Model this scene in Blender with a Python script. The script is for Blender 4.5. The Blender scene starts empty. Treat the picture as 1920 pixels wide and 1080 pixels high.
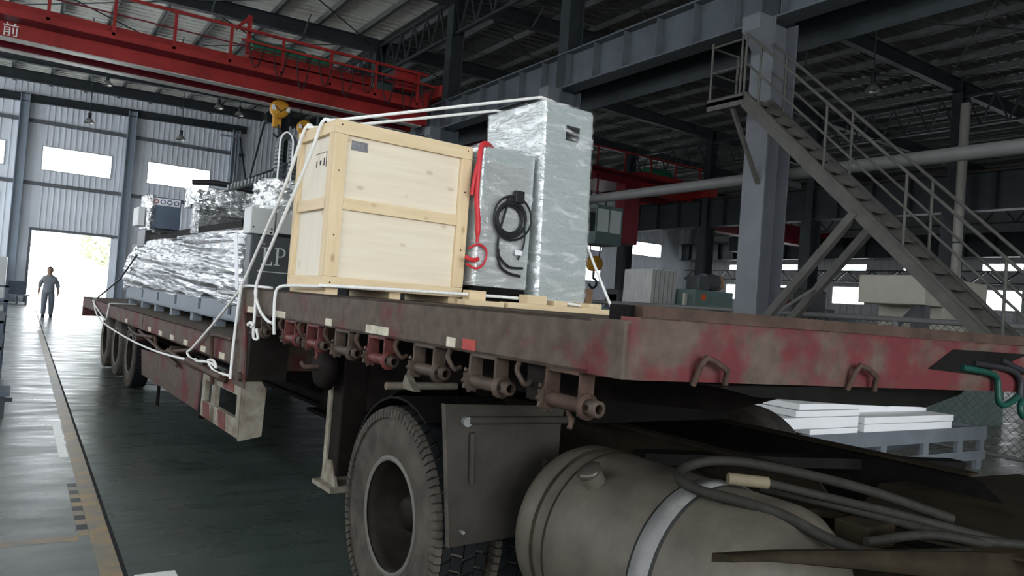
import bpy, bmesh, math, random
from mathutils import Vector, Matrix
random.seed(7)
SC = bpy.context.scene
COL = SC.collection
PI = math.pi

# ------------------------------------------------------------------ camera
YAW, PITCH, ROLL, FPX, CAMH = math.radians(33.09), math.radians(1.31), 0.076, 1412.0, 1.65
cam = bpy.data.cameras.new('camera')
cam.sensor_width = 36.0
cam.lens = 36.0 * FPX / 1920.0
cam.clip_start, cam.clip_end = 0.05, 400
co = bpy.data.objects.new('camera', cam); COL.objects.link(co)
fw = Vector((math.sin(YAW)*math.cos(PITCH), math.cos(YAW)*math.cos(PITCH), math.sin(PITCH)))
rt = Vector((math.cos(YAW), -math.sin(YAW), 0)); up = rt.cross(fw)
r2 = rt*math.cos(ROLL) + up*math.sin(ROLL); u2 = -rt*math.sin(ROLL) + up*math.cos(ROLL)
m = Matrix((r2, u2, -fw)).transposed().to_4x4(); m.translation = (0, 0, CAMH)
co.matrix_world = m
SC.camera = co

# ------------------------------------------------------------------ world, exposure
w = bpy.data.worlds.new('overcast_sky'); SC.world = w; w.use_nodes = True
bg = w.node_tree.nodes['Background']
bg.inputs[0].default_value = (0.90, 0.95, 1.0, 1); bg.inputs[1].default_value = 11.0
SC.view_settings.view_transform = 'Standard'; SC.view_settings.look = 'None'
SC.view_settings.exposure = -0.22; SC.view_settings.gamma = 1.0
SC.view_settings.use_curve_mapping = False

# building extents
XL, XR, YF, YB = -9.0, 46.0, -14.0, 44.0
def portal(name, loc, rot, sx, sy):
    l = bpy.data.lights.new(name, 'AREA'); l.shape = 'RECTANGLE'; l.size = sx; l.size_y = sy
    l.cycles.is_portal = True
    o = bpy.data.objects.new(name, l); COL.objects.link(o); o.location = loc; o.rotation_euler = rot
    return o
# daylight openings (portals only guide the sky light through wall openings, some unseen and sized for light)
portal('daylight_left_wall', (XL-0.15, 15, 5.6), (0, -PI/2, 0), 5.0, 58)
portal('daylight_gate_front', (0.5, YF-0.15, 3.75), (PI/2, 0, 0), 15.0, 7.5)
portal('daylight_door_back', (2.0, YB+0.15, 1.8), (-PI/2, 0, 0), 3.5, 3.6)
portal('daylight_windows_back', (4.0, YB+0.15, 7.2), (-PI/2, 0, 0), 12.0, 1.4)

# ------------------------------------------------------------------ materials
MATS = {}
def new_mat(name):
    mt = bpy.data.materials.new(name); mt.use_nodes = True
    nt = mt.node_tree
    return mt, nt, nt.nodes['Principled BSDF'], nt.nodes, nt.links
def mat(name, col, rough=0.6, metal=0.0, var=0.25, scale=3.0, col2=None, bump=0.0, bscale=40, spec=0.22, stretch=None, ramp=(0.35, 0.65)):
    """painted / raw surface whose colour wanders between two tones"""
    if name in MATS: return MATS[name]
    mt, nt, b, N, Lk = new_mat(name)
    b.inputs['Roughness'].default_value = rough; b.inputs['Metallic'].default_value = metal
    b.inputs['Specular IOR Level'].default_value = spec
    tc = N.new('ShaderNodeTexCoord'); mp = N.new('ShaderNodeMapping')
    Lk.new(tc.outputs['Object'], mp.inputs[0])
    if stretch: mp.inputs['Scale'].default_value = stretch
    nz = N.new('ShaderNodeTexNoise'); nz.inputs['Scale'].default_value = scale; nz.inputs['Detail'].default_value = 6
    nz.inputs['Roughness'].default_value = 0.65
    Lk.new(mp.outputs[0], nz.inputs['Vector'])
    rp = N.new('ShaderNodeValToRGB')
    c2 = col2 if col2 else tuple(c*(1-var) for c in col)
    rp.color_ramp.elements[0].position = ramp[0]; rp.color_ramp.elements[1].position = ramp[1]
    rp.color_ramp.elements[0].color = (*c2, 1); rp.color_ramp.elements[1].color = (*col, 1)
    Lk.new(nz.outputs[0], rp.inputs[0]); Lk.new(rp.outputs[0], b.inputs['Base Color'])
    if bump > 0:
        n2 = N.new('ShaderNodeTexNoise'); n2.inputs['Scale'].default_value = bscale; n2.inputs['Detail'].default_value = 4
        Lk.new(mp.outputs[0], n2.inputs['Vector'])
        bp = N.new('ShaderNodeBump'); bp.inputs['Strength'].default_value = bump; bp.inputs['Distance'].default_value = 0.02
        Lk.new(n2.outputs[0], bp.inputs['Height']); Lk.new(bp.outputs[0], b.inputs['Normal'])
    MATS[name] = mt
    return mt
mat('wall_panel', (0.800, 0.840, 0.900), 0.5, var=0.1, scale=0.5)
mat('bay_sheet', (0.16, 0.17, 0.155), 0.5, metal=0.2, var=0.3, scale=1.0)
mat('wall_column', (0.30, 0.35, 0.41), 0.5, var=0.1)  # lightened blue-grey, the veiling haze by the door is mixed into it
mat('far_wall', (0.36, 0.37, 0.37), 0.6, var=0.15)
mat('roof_foil', (0.780, 0.780, 0.720), 0.45, metal=0.05, var=0.30, scale=0.8, bump=0.6, bscale=3, stretch=(1, 0.4, 1))
mat('purlin_steel', (0.150, 0.160, 0.160), 0.5, metal=0.3, var=0.3)
mat('dark_steel', (0.035, 0.043, 0.048), 0.45, var=0.3, scale=2)
mat('blue_steel', (0.100, 0.115, 0.130), 0.45, var=0.25, scale=1.5)
mat('column_grey', (0.145, 0.155, 0.170), 0.5, var=0.2, scale=1.2)
mat('stair_grey', (0.085, 0.083, 0.073), 0.55, var=0.3, scale=3)
mat('duct_grey', (0.150, 0.150, 0.145), 0.5, var=0.15)
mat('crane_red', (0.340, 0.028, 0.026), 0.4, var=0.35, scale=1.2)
mat('crane_red_shaded', (0.170, 0.015, 0.025), 0.4, var=0.35, scale=1.2)  # crane red with the shade of the rear girder mixed in
mat('flange_lit', (0.420, 0.400, 0.370), 0.35, var=0.2)  # light bounced onto the red underside, painted as pale grey
mat('motor_green', (0.02, 0.16, 0.09), 0.4)
mat('hook_yellow', (0.62, 0.30, 0.03), 0.5, var=0.35, scale=4)
mat('black_rubber', (0.018, 0.018, 0.018), 0.6)
mat('cable_black', (0.02, 0.02, 0.022), 0.45)
mat('white_paint', (0.78, 0.78, 0.76), 0.5, var=0.08)
mat('white_pipe', (0.360, 0.350, 0.310), 0.45, var=0.15)
mat('glass_frame', (0.55, 0.57, 0.6), 0.4)
mat('lamp_alu', (0.400, 0.400, 0.380), 0.3, metal=0.6)
mat('trailer_dark', (0.018, 0.014, 0.012), 0.7, var=0.5, scale=5, spec=0.08)
mat('rust_brown', (0.075, 0.045, 0.032), 0.7, var=0.5, scale=9, bump=0.2)
mat('winch_steel', (0.085, 0.060, 0.045), 0.55, var=0.5, scale=12)
mat('winch_red', (0.140, 0.040, 0.034), 0.55, var=0.5, scale=12)
mat('tape_cream', (0.62, 0.57, 0.44), 0.6, var=0.4, scale=25)
mat('tape_red', (0.40, 0.06, 0.05), 0.5, var=0.3, scale=20)
mat('guard_white', (0.300, 0.280, 0.220), 0.6, col2=(0.14, 0.11, 0.08), scale=6)
mat('faded_red', (0.17, 0.055, 0.045), 0.6, var=0.4, scale=9)
mat('sleeve_tan', (0.17, 0.14, 0.09), 0.7)
mat('deck_wood', (0.10, 0.08, 0.06), 0.8, var=0.5, scale=6, stretch=(6, 1, 1))
mat('rope_white', (0.850, 0.840, 0.800), 0.8, var=0.2, scale=60)
mat('machine_grey', (0.20, 0.23, 0.26), 0.45, var=0.12)
mat('machine_dark', (0.075, 0.083, 0.090), 0.45, var=0.15)
mat('machine_blue', (0.10, 0.13, 0.18), 0.45, var=0.15)
mat('cabinet_grey', (0.56, 0.61, 0.60), 0.4, var=0.05)
mat('cover_white', (0.550, 0.560, 0.550), 0.45, var=0.06)
mat('red_hose', (0.60, 0.04, 0.05), 0.35, var=0.2)
mat('tank_steel', (0.105, 0.094, 0.073), 0.5, col2=(0.062, 0.054, 0.042), scale=4, bump=0.05)
mat('tank_strap', (0.200, 0.200, 0.190), 0.45, var=0.3, scale=10)
mat('cap_steel', (0.07, 0.06, 0.05), 0.25, metal=0.4)
mat('chassis_black', (0.010, 0.009, 0.008), 0.7, var=0.5, scale=6, spec=0.08)
mat('chassis_brown', (0.030, 0.023, 0.014), 0.75, var=0.5, scale=5, spec=0.08)
mat('flap_grey', (0.045, 0.040, 0.033), 0.7, var=0.35, scale=4, spec=0.08)
mat('tyre_side', (0.085, 0.072, 0.056), 0.85, col2=(0.035, 0.031, 0.027), scale=7)
mat('tyre_tread', (0.014, 0.015, 0.016), 0.8, var=0.3, scale=12, spec=0.08)
mat('rim_steel', (0.020, 0.016, 0.013), 0.6, var=0.5, scale=9, spec=0.08)
mat('rim_edge', (0.140, 0.130, 0.110), 0.5)
mat('green_hose', (0.010, 0.055, 0.042), 0.35)
mat('hose_grey', (0.030, 0.029, 0.024), 0.6, var=0.3, scale=30, spec=0.08)
mat('table_grey', (0.17, 0.19, 0.21), 0.5, var=0.2)
mat('foam_white', (0.85, 0.85, 0.86), 0.6, var=0.04)
mat('panel_pale', (0.400, 0.400, 0.380), 0.5, var=0.3, scale=4, stretch=(8, 8, 0.5))
mat('cream_paint', (0.420, 0.400, 0.330), 0.5, var=0.1)
mat('machine_green', (0.12, 0.17, 0.16), 0.5, var=0.2)
mat('orange_red', (0.65, 0.10, 0.03), 0.5)
mat('rack_blue', (0.07, 0.09, 0.12), 0.5)
mat('cardboard', (0.36, 0.22, 0.13), 0.8)
mat('outdoor_ground', (0.55, 0.54, 0.50), 0.9, var=0.15)
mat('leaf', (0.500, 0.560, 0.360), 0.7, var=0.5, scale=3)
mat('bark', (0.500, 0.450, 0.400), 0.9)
mat('skin', (0.36, 0.22, 0.16), 0.6)
mat('hair', (0.02, 0.018, 0.016), 0.7)
mat('shirt', (0.240, 0.260, 0.290), 0.8, var=0.15, scale=8)
mat('trousers', (0.200, 0.220, 0.270), 0.8, var=0.15, scale=8)
mat('shoe', (0.03, 0.03, 0.03), 0.5)
mat('line_white', (0.75, 0.75, 0.72), 0.35, col2=(0.35, 0.35, 0.33), scale=12, ramp=(0.30, 0.42))
mat('line_yellow', (0.34, 0.235, 0.115), 0.4, col2=(0.19, 0.18, 0.155), scale=5, ramp=(0.40, 0.62))
mat('line_black', (0.03, 0.035, 0.035), 0.4)
mat('groove', (0.012, 0.014, 0.014), 0.8)
mat('plastic_chain', (0.05, 0.06, 0.06), 0.4)
mat('label_grey', (0.25, 0.25, 0.26), 0.4, var=0.5, scale=60)
mat('sticker', (0.75, 0.75, 0.78), 0.4, var=0.1)
mat('ink', (0.02, 0.02, 0.02), 0.6)
mat('ink_blue', (0.05, 0.07, 0.16), 0.6)
mat('letter_silver', (0.60, 0.62, 0.62), 0.4, var=0.05)

def wood(name, c1, c2, knot, axis):
    mt, nt, b, N, Lk = new_mat(name)
    tc = N.new('ShaderNodeTexCoord'); mp = N.new('ShaderNodeMapping'); Lk.new(tc.outputs['Object'], mp.inputs[0])
    s = [14, 14, 14]; s[axis] = 1.2; mp.inputs['Scale'].default_value = s
    n1 = N.new('ShaderNodeTexNoise'); n1.inputs['Scale'].default_value = 2.0; n1.inputs['Detail'].default_value = 5; Lk.new(mp.outputs[0], n1.inputs[0])
    rp = N.new('ShaderNodeValToRGB'); rp.color_ramp.elements[0].position = 0.3; rp.color_ramp.elements[1].position = 0.7
    rp.color_ramp.elements[0].color = (*c2, 1); rp.color_ramp.elements[1].color = (*c1, 1); Lk.new(n1.outputs[0], rp.inputs[0])
    v = N.new('ShaderNodeTexVoronoi'); v.inputs['Scale'].default_value = 4.2; v.inputs['Randomness'].default_value = 1
    mp2 = N.new('ShaderNodeMapping'); s2 = [1.6, 1.6, 1.6]; s2[axis] = 0.9; mp2.inputs['Scale'].default_value = s2
    Lk.new(tc.outputs['Object'], mp2.inputs[0]); Lk.new(mp2.outputs[0], v.inputs['Vector'])
    r2_ = N.new('ShaderNodeValToRGB'); r2_.color_ramp.elements[0].position = 0.05; r2_.color_ramp.elements[1].position = 0.13
    r2_.color_ramp.elements[0].color = (1, 1, 1, 1); r2_.color_ramp.elements[1].color = (0, 0, 0, 1); Lk.new(v.outputs['Distance'], r2_.inputs[0])
    ml = N.new('ShaderNodeMath'); ml.operation = 'MULTIPLY'; ml.inputs[1].default_value = 0.55; Lk.new(r2_.outputs[0], ml.inputs[0])
    mx = N.new('ShaderNodeMix'); mx.data_type = 'RGBA'; Lk.new(ml.outputs[0], mx.inputs[0])
    Lk.new(rp.outputs[0], mx.inputs[6]); mx.inputs[7].default_value = (*knot, 1); Lk.new(mx.outputs[2], b.inputs['Base Color'])
    b.inputs['Roughness'].default_value = 0.7
    MATS[name] = mt
wood('plywood', (0.74, 0.66, 0.52), (0.68, 0.59, 0.45), (0.42, 0.28, 0.15), 0)
wood('plywood_end', (0.74, 0.68, 0.56), (0.68, 0.61, 0.49), (0.45, 0.32, 0.18), 2)
wood('pine_x', (0.72, 0.57, 0.36), (0.62, 0.47, 0.28), (0.28, 0.15, 0.07), 0)
wood('pine_y', (0.72, 0.57, 0.36), (0.62, 0.47, 0.28), (0.28, 0.15, 0.07), 1)
wood('pine_z', (0.72, 0.57, 0.36), (0.62, 0.47, 0.28), (0.28, 0.15, 0.07), 2)

def rust_red():
    """red paint worn through to brown primer and dust"""
    for name, t0, t1 in (('rail_red', 0.56, 0.66), ('front_red', 0.44, 0.55), ('lower_red', 0.46, 0.60)):
        mt, nt, b, N, Lk = new_mat(name)
        tc = N.new('ShaderNodeTexCoord')
        n1 = N.new('ShaderNodeTexNoise'); n1.inputs['Scale'].default_value = 2.6; n1.inputs['Detail'].default_value = 7; n1.inputs['Roughness'].default_value = 0.6
        Lk.new(tc.outputs['Object'], n1.inputs[0])
        r = N.new('ShaderNodeValToRGB'); r.color_ramp.elements[0].position = t0; r.color_ramp.elements[1].position = t1
        Lk.new(n1.outputs[0], r.inputs[0])
        n2 = N.new('ShaderNodeTexNoise'); n2.inputs['Scale'].default_value = 14; n2.inputs['Detail'].default_value = 6
        Lk.new(tc.outputs['Object'], n2.inputs[0])
        dirt = N.new('ShaderNodeValToRGB'); dirt.color_ramp.elements[0].color = (0.060, 0.042, 0.031, 1); dirt.color_ramp.elements[1].color = (0.105, 0.078, 0.060, 1)
        dirt.color_ramp.elements[0].position = 0.3; dirt.color_ramp.elements[1].position = 0.7
        Lk.new(n2.outputs[0], dirt.inputs[0])
        red = N.new('ShaderNodeValToRGB'); red.color_ramp.elements[0].color = (0.075, 0.015, 0.016, 1); red.color_ramp.elements[1].color = (0.125, 0.023, 0.026, 1)
        Lk.new(n2.outputs[0], red.inputs[0])
        mx = N.new('ShaderNodeMix'); mx.data_type = 'RGBA'
        Lk.new(r.outputs[0], mx.inputs[0]); Lk.new(dirt.outputs[0], mx.inputs[6]); Lk.new(red.outputs[0], mx.inputs[7])
        Lk.new(mx.outputs[2], b.inputs['Base Color']); b.inputs['Roughness'].default_value = 0.65; b.inputs['Specular IOR Level'].default_value = 0.22
        MATS[name] = mt
rust_red()

def film_mat(name, body, clear, stretch, scale, ax=None):
    """stretch film: clear glossy skin with whitish folds and painted highlight streaks"""
    mt, nt, b, N, Lk = new_mat(name)
    tc = N.new('ShaderNodeTexCoord'); mp = N.new('ShaderNodeMapping'); mp.inputs['Scale'].default_value = stretch
    if ax: mp.inputs['Rotation'].default_value = ax
    Lk.new(tc.outputs['Object'], mp.inputs[0])
    n1 = N.new('ShaderNodeTexNoise'); n1.inputs['Scale'].default_value = scale; n1.inputs['Detail'].default_value = 5; n1.inputs['Distortion'].default_value = 0.8
    Lk.new(mp.outputs[0], n1.inputs[0])
    r = N.new('ShaderNodeValToRGB'); r.color_ramp.elements[0].position = 0.52; r.color_ramp.elements[1].position = 0.70
    r.color_ramp.elements[0].color = (0, 0, 0, 1); r.color_ramp.elements[1].color = (1, 1, 1, 1); Lk.new(n1.outputs[0], r.inputs[0])
    bp = N.new('ShaderNodeBump'); bp.inputs['Strength'].default_value = 0.9; bp.inputs['Distance'].default_value = 0.03; Lk.new(n1.outputs[0], bp.inputs['Height'])
    gl = N.new('ShaderNodeBsdfGlossy'); gl.inputs['Roughness'].default_value = 0.16; Lk.new(bp.outputs[0], gl.inputs['Normal'])
    gl.inputs['Color'].default_value = (0.95, 0.95, 0.95, 1)
    tr = N.new('ShaderNodeBsdfTransparent'); tr.inputs['Color'].default_value = (0.96, 0.96, 0.96, 1)
    m1 = N.new('ShaderNodeMixShader'); m1.inputs[0].default_value = clear
    Lk.new(tr.outputs[0], m1.inputs[1]); Lk.new(gl.outputs[0], m1.inputs[2])
    df = N.new('ShaderNodeBsdfDiffuse'); df.inputs['Color'].default_value = (0.85, 0.86, 0.86, 1); Lk.new(bp.outputs[0], df.inputs['Normal'])  # white diffuse streaks stand in for window highlights on the film
    m2 = N.new('ShaderNodeMixShader'); mul = N.new('ShaderNodeMath'); mul.operation = 'MULTIPLY'; mul.inputs[1].default_value = body
    Lk.new(r.outputs[0], mul.inputs[0]); Lk.new(mul.outputs[0], m2.inputs[0])
    Lk.new(m1.outputs[0], m2.inputs[1]); Lk.new(df.outputs[0], m2.inputs[2])
    Lk.new(m2.outputs[0], N['Material Output'].inputs[0])
    MATS[name] = mt
film_mat('film_cabinet', 0.5, 0.24, (2.0, 2.0, 7), 2.0, (0.45, 0.45, 0))
film_mat('film_long', 0.9, 0.55, (3, 0.7, 9), 1.6)
film_mat('film_bundle', 0.9, 0.5, (4, 4, 6), 2.0)

def pane_mat():
    mt, nt, b, N, Lk = new_mat('window_glass')
    tr = N.new('ShaderNodeBsdfTransparent'); gl = N.new('ShaderNodeBsdfGlossy'); gl.inputs['Roughness'].default_value = 0.05
    mx = N.new('ShaderNodeMixShader'); mx.inputs[0].default_value = 0.06
    Lk.new(tr.outputs[0], mx.inputs[1]); Lk.new(gl.outputs[0], mx.inputs[2]); Lk.new(mx.outputs[0], N['Material Output'].inputs[0])
    MATS['window_glass'] = mt
pane_mat()

def floor_mat():
    mt, nt, b, N, Lk = new_mat('floor_concrete')
    tc = N.new('ShaderNodeTexCoord')
    sx = N.new('ShaderNodeSeparateXYZ'); Lk.new(tc.outputs['Object'], sx.inputs[0])
    def noise(sc, st, det=6, rough=0.6):
        mp = N.new('ShaderNodeMapping'); mp.inputs['Scale'].default_value = st; Lk.new(tc.outputs['Object'], mp.inputs[0])
        n = N.new('ShaderNodeTexNoise'); n.inputs['Scale'].default_value = sc; n.inputs['Detail'].default_value = det; n.inputs['Roughness'].default_value = rough
        Lk.new(mp.outputs[0], n.inputs[0]); return n
    def ramp(inp, p0, p1, c0, c1):
        r = N.new('ShaderNodeValToRGB'); r.color_ramp.elements[0].position = p0; r.color_ramp.elements[1].position = p1
        r.color_ramp.elements[0].color = (*c0, 1); r.color_ramp.elements[1].color = (*c1, 1); Lk.new(inp, r.inputs[0]); return r
    def gt(v):
        g = N.new('ShaderNodeMath'); g.operation = 'GREATER_THAN'; g.inputs[1].default_value = v; Lk.new(sx.outputs['X'], g.inputs[0]); return g
    def mix(f, a, c):
        x = N.new('ShaderNodeMix'); x.data_type = 'RGBA'; Lk.new(f, x.inputs[0]); Lk.new(a, x.inputs[6]); Lk.new(c, x.inputs[7]); return x
    na = noise(0.9, (1, 1, 1), 8)
    grey = ramp(na.outputs[0], 0.3, 0.7, (0.10, 0.115, 0.11), (0.20, 0.21, 0.20))
    green = ramp(na.outputs[0], 0.3, 0.7, (0.035, 0.048, 0.042), (0.060, 0.078, 0.068))
    pale = ramp(na.outputs[0], 0.3, 0.7, (0.17, 0.16, 0.14), (0.27, 0.255, 0.225))
    m1 = mix(gt(0.61).outputs[0], grey.outputs[0], green.outputs[0])
    m2 = mix(gt(7.0).outputs[0], m1.outputs[2], pale.outputs[0])
    Lk.new(m2.outputs[2], b.inputs['Base Color'])
    nb = noise(1.2, (1, 3.5, 1), 5)
    rr = N.new('ShaderNodeMapRange'); rr.inputs['From Min'].default_value = 0.35; rr.inputs['From Max'].default_value = 0.65
    rr.inputs['To Min'].default_value = 0.22; rr.inputs['To Max'].default_value = 0.42; Lk.new(nb.outputs[0], rr.inputs[0])
    Lk.new(rr.outputs[0], b.inputs['Roughness'])
    bp = N.new('ShaderNodeBump'); bp.inputs['Strength'].default_value = 0.05; bp.inputs['Distance'].default_value = 0.02
    Lk.new(nb.outputs[0], bp.inputs['Height']); Lk.new(bp.outputs[0], b.inputs['Normal'])
    MATS['floor_concrete'] = mt
floor_mat()

# ------------------------------------------------------------------ mesh helpers
AL = math.radians(2.5)                      # the trailer stands 2.5 degrees off the hall's axis
ROT = Matrix.Rotation(AL, 4, 'Z')
BASE = {}                                   # object name -> (frame, base point in that frame)
class MB:
    def __init__(s): s.v = []; s.f = []; s.sm = []
    def add(s, vs, fs, smooth=False):
        o = len(s.v); s.v += [tuple(p) for p in vs]; s.f += [tuple(o+i for i in f) for f in fs]; s.sm += [smooth]*len(fs); return s
    def box(s, x0, x1, y0, y1, z0, z1):
        vs = [(x, y, z) for x in (x0, x1) for y in (y0, y1) for z in (z0, z1)]
        return s.add(vs, [(0,1,3,2),(4,6,7,5),(0,4,5,1),(2,3,7,6),(0,2,6,4),(1,5,7,3)])
    def bev(s, x0, x1, y0, y1, z0, z1, r=0.01):
        """box with its vertical and horizontal edges softened"""
        bm = bmesh.new(); bmesh.ops.create_cube(bm, size=1)
        for v in bm.verts: v.co = Vector(((x0+x1)/2+v.co.x*(x1-x0), (y0+y1)/2+v.co.y*(y1-y0), (z0+z1)/2+v.co.z*(z1-z0)))
        bmesh.ops.bevel(bm, geom=bm.edges[:], offset=r, segments=2, affect='EDGES', profile=0.6)
        bm.verts.index_update()
        s.add([v.co[:] for v in bm.verts], [[v.index for v in f.verts] for f in bm.faces]); bm.free(); return s
    def bar(s, p0, p1, wx, wy, upv=(0, 0, 1)):
        """rectangular bar between two points"""
        p0, p1 = Vector(p0), Vector(p1); d = (p1-p0).normalized(); uv = Vector(upv)
        if abs(d.dot(uv)) > 0.99: uv = Vector((0, 1, 0))
        a = d.cross(uv).normalized(); b_ = a.cross(d).normalized()
        vs = []
        for p in (p0, p1):
            for sa, sb in ((-1,-1),(1,-1),(1,1),(-1,1)): vs.append(p + a*sa*wx/2 + b_*sb*wy/2)
        return s.add(vs, [(0,1,2,3),(7,6,5,4),(0,4,5,1),(1,5,6,2),(2,6,7,3),(3,7,4,0)])
    def tube(s, pts, r, n=8, closed=False, caps=True):
        pts = [Vector(p) for p in pts]; k = len(pts); rr = r if isinstance(r, (list, tuple)) else [r]*k
        tg = []
        for i in range(k):
            a = pts[(i-1) % k] if (closed or i > 0) else pts[i]; c = pts[(i+1) % k] if (closed or i < k-1) else pts[i]
            tg.append((c-a).normalized())
        ref = Vector((0, 0, 1)) if abs(tg[0].z) < 0.9 else Vector((1, 0, 0))
        nx = tg[0].cross(ref).normalized(); vs = []
        for i in range(k):
            nx = (nx - tg[i]*nx.dot(tg[i]))
            nx = nx.normalized() if nx.length > 1e-6 else tg[i].orthogonal().normalized()
            ny = tg[i].cross(nx)
            for j in range(n):
                t = 2*PI*j/n; vs.append(pts[i] + (nx*math.cos(t) + ny*math.sin(t))*rr[i])
        fs = []
        for i in range(k if closed else k-1):
            for j in range(n):
                a, b_ = i*n+j, i*n+(j+1) % n; c, d = ((i+1) % k)*n+(j+1) % n, ((i+1) % k)*n+j
                fs.append((a, b_, c, d))
        s.add(vs, fs, True)
        if caps and not closed:
            s.add(vs[:n], [tuple(range(n))[::-1]]); s.add(vs[-n:], [tuple(range(n))])
        return s
    def cyl(s, p0, p1, r, n=14, r2=None): return s.tube([p0, p1], [r, r if r2 is None else r2], n)
    def lathe(s, prof, c, axis, n=32, a0=0, a1=2*PI, closed=None):
        """profile of (distance along axis, radius) spun about an axis through c"""
        ax = Vector(axis).normalized(); e1 = ax.orthogonal().normalized(); e2 = ax.cross(e1); c = Vector(c)
        full = abs(a1-a0-2*PI) < 1e-6; k = n if full else n+1; vs = []
        for i in range(k):
            t = a0+(a1-a0)*i/n
            for h, r in prof: vs.append(c + ax*h + (e1*math.cos(t)+e2*math.sin(t))*r)
        p = len(prof); fs = []
        for i in range(n):
            for j in range(p-1):
                a, b_ = i*p+j, ((i+1) % k)*p+j; fs.append((a, b_, b_+1, a+1))
        return s.add(vs, fs, True)
    def prism(s, poly, axis, a0, a1):
        """polygon of (p, q) extruded along axis x / y / z"""
        def P(p, q, a): return {'x': (a, p, q), 'y': (p, a, q), 'z': (p, q, a)}[axis]
        n = len(poly); vs = [P(p, q, a0) for p, q in poly] + [P(p, q, a1) for p, q in poly]
        fs = [tuple(range(n))[::-1], tuple(range(n, 2*n))] + [(i, (i+1) % n, n+(i+1) % n, n+i) for i in range(n)]
        return s.add(vs, fs)
def T(b, u, z): return ROT @ Vector((b, u, z))
def place(o, frame, base):
    if frame == 'T': o.location = T(*base); o.rotation_euler = (0, 0, AL)
    else: o.location = base
    BASE[o.name] = (frame, base)
def tag(o, label=None, cat=None, group=None, kind=None):
    if label: o['label'] = label
    if cat: o['category'] = cat
    if group: o['group'] = group
    if kind: o['kind'] = kind
    return o
def thing(name, label, cat, base, frame='W', group=None):
    o = bpy.data.objects.new(name, None); COL.objects.link(o); o.empty_display_size = 0.2
    place(o, frame, base); return tag(o, label, cat, group)
def mesh_of(name, mb, base, mt):
    me = bpy.data.meshes.new(name)
    me.from_pydata([(x-base[0], y-base[1], z-base[2]) for x, y, z in mb.v], [], mb.f)
    me.polygons.foreach_set('use_smooth', mb.sm); me.update()
    bm = bmesh.new(); bm.from_mesh(me); bmesh.ops.recalc_face_normals(bm, faces=bm.faces[:]); bm.to_mesh(me); bm.free()
    me.materials.append(MATS[mt] if isinstance(mt, str) else mt); return me
def part(name, mb, mt, parent, label=None, kind=None):
    """a mesh child; coordinates are those of the parent's frame"""
    fr, base = BASE[parent.name]
    o = bpy.data.objects.new(name, mesh_of(name, mb, base, mt)); COL.objects.link(o); o.parent = parent
    BASE[o.name] = (fr, base); return tag(o, label, kind=kind)
def again(o, off, parent=None):
    """a copy of a part (sharing its mesh) shifted by off"""
    c = o.copy(); COL.objects.link(c); c.parent = parent or o.parent; c.location = Vector(o.location)+Vector(off)
    BASE[c.name] = BASE[o.name]; return c
def solo(name, mb, mt, label, cat, frame='W', base=None, group=None, kind=None):
    if base is None:
        xs, ys, zs = zip(*mb.v); base = ((min(xs)+max(xs))/2, (min(ys)+max(ys))/2, min(zs))
    o = bpy.data.objects.new(name, mesh_of(name, mb, base, mt)); COL.objects.link(o); place(o, frame, base)
    return tag(o, label, cat, group, kind)
def struct(name, mb, mt, base=(0, 0, 0)):
    o = bpy.data.objects.new(name, mesh_of(name, mb, base, mt)); COL.objects.link(o); place(o, 'W', base); o['kind'] = 'structure'; return o
def text_mb(txt, size, ext=0.002, spacing=1.0):
    cu = bpy.data.curves.new('t', 'FONT'); cu.body = txt; cu.size = size; cu.extrude = ext; cu.align_x = 'CENTER'; cu.align_y = 'CENTER'; cu.space_character = spacing
    o = bpy.data.objects.new('t', cu); COL.objects.link(o)
    dg = bpy.context.evaluated_depsgraph_get(); me = bpy.data.meshes.new_from_object(o.evaluated_get(dg))
    vs = [v.co.copy() for v in me.vertices]; fs = [tuple(p.vertices) for p in me.polygons]
    bpy.data.objects.remove(o); bpy.data.meshes.remove(me); bpy.data.curves.remove(cu)
    return vs, fs
def bez(pts, n=8):
    """smooth curve through points (Catmull-Rom)"""
    P = [Vector(p) for p in pts]; P = [P[0]*2-P[1]] + P + [P[-1]*2-P[-2]]; out = []
    for i in range(1, len(P)-2):
        for k in range(n):
            t = k/n; a, b_, c, d = P[i-1], P[i], P[i+1], P[i+2]
            out.append(0.5*((2*b_)+(c-a)*t+(2*a-5*b_+4*c-d)*t*t+(3*b_-a-3*c+d)*t**3))
    return out+[P[-2]]

# ================================================================== THE HALL
def z_roof(x): return 10.95 + 0.022*x if x < 19 else 10.95+0.022*19-0.012*(x-19)
fl = struct('floor', MB().box(XL, XR, YF, YB, -0.25, 0.0), 'floor_concrete')
part('expansion_joint', MB().box(0.60, 0.622, YF, YB, -0.004, 0.0015), 'groove', fl, 'dark narrow joint running down the floor')
part('painted_line', MB().box(0.49, 0.598, 0.5, 24.0, -0.003, 0.002), 'line_yellow', fl, 'worn yellow painted line beside the joint')
mk = MB().box(0.10, 0.478, 9.46, 9.60, -0.003, 0.002); mk.box(0.405, 0.478, 7.75, 9.46, -0.003, 0.002)
part('corner_marking', mk, 'line_white', fl, 'white painted corner mark')
for k in range(6):
    y = 5.42+k*0.225
    a = part('hazard_block', MB().box(0.425, 0.487, y, y+0.11, -0.003, 0.0022), 'line_yellow' , fl)
    b_ = part('hazard_block', MB().box(0.425, 0.487, y+0.1125, y+0.2225, -0.003, 0.0022), 'line_black', fl)
part('thin_line', MB().box(-2.0, 0.425, 5.33, 5.41, -0.003, 0.0018), 'line_yellow', fl, 'thin yellow line across the aisle')
part('paint_patch', MB().box(0.65, 0.86, 4.30, 4.60, -0.003, 0.002), 'line_white', fl, 'white paint patch')
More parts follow.
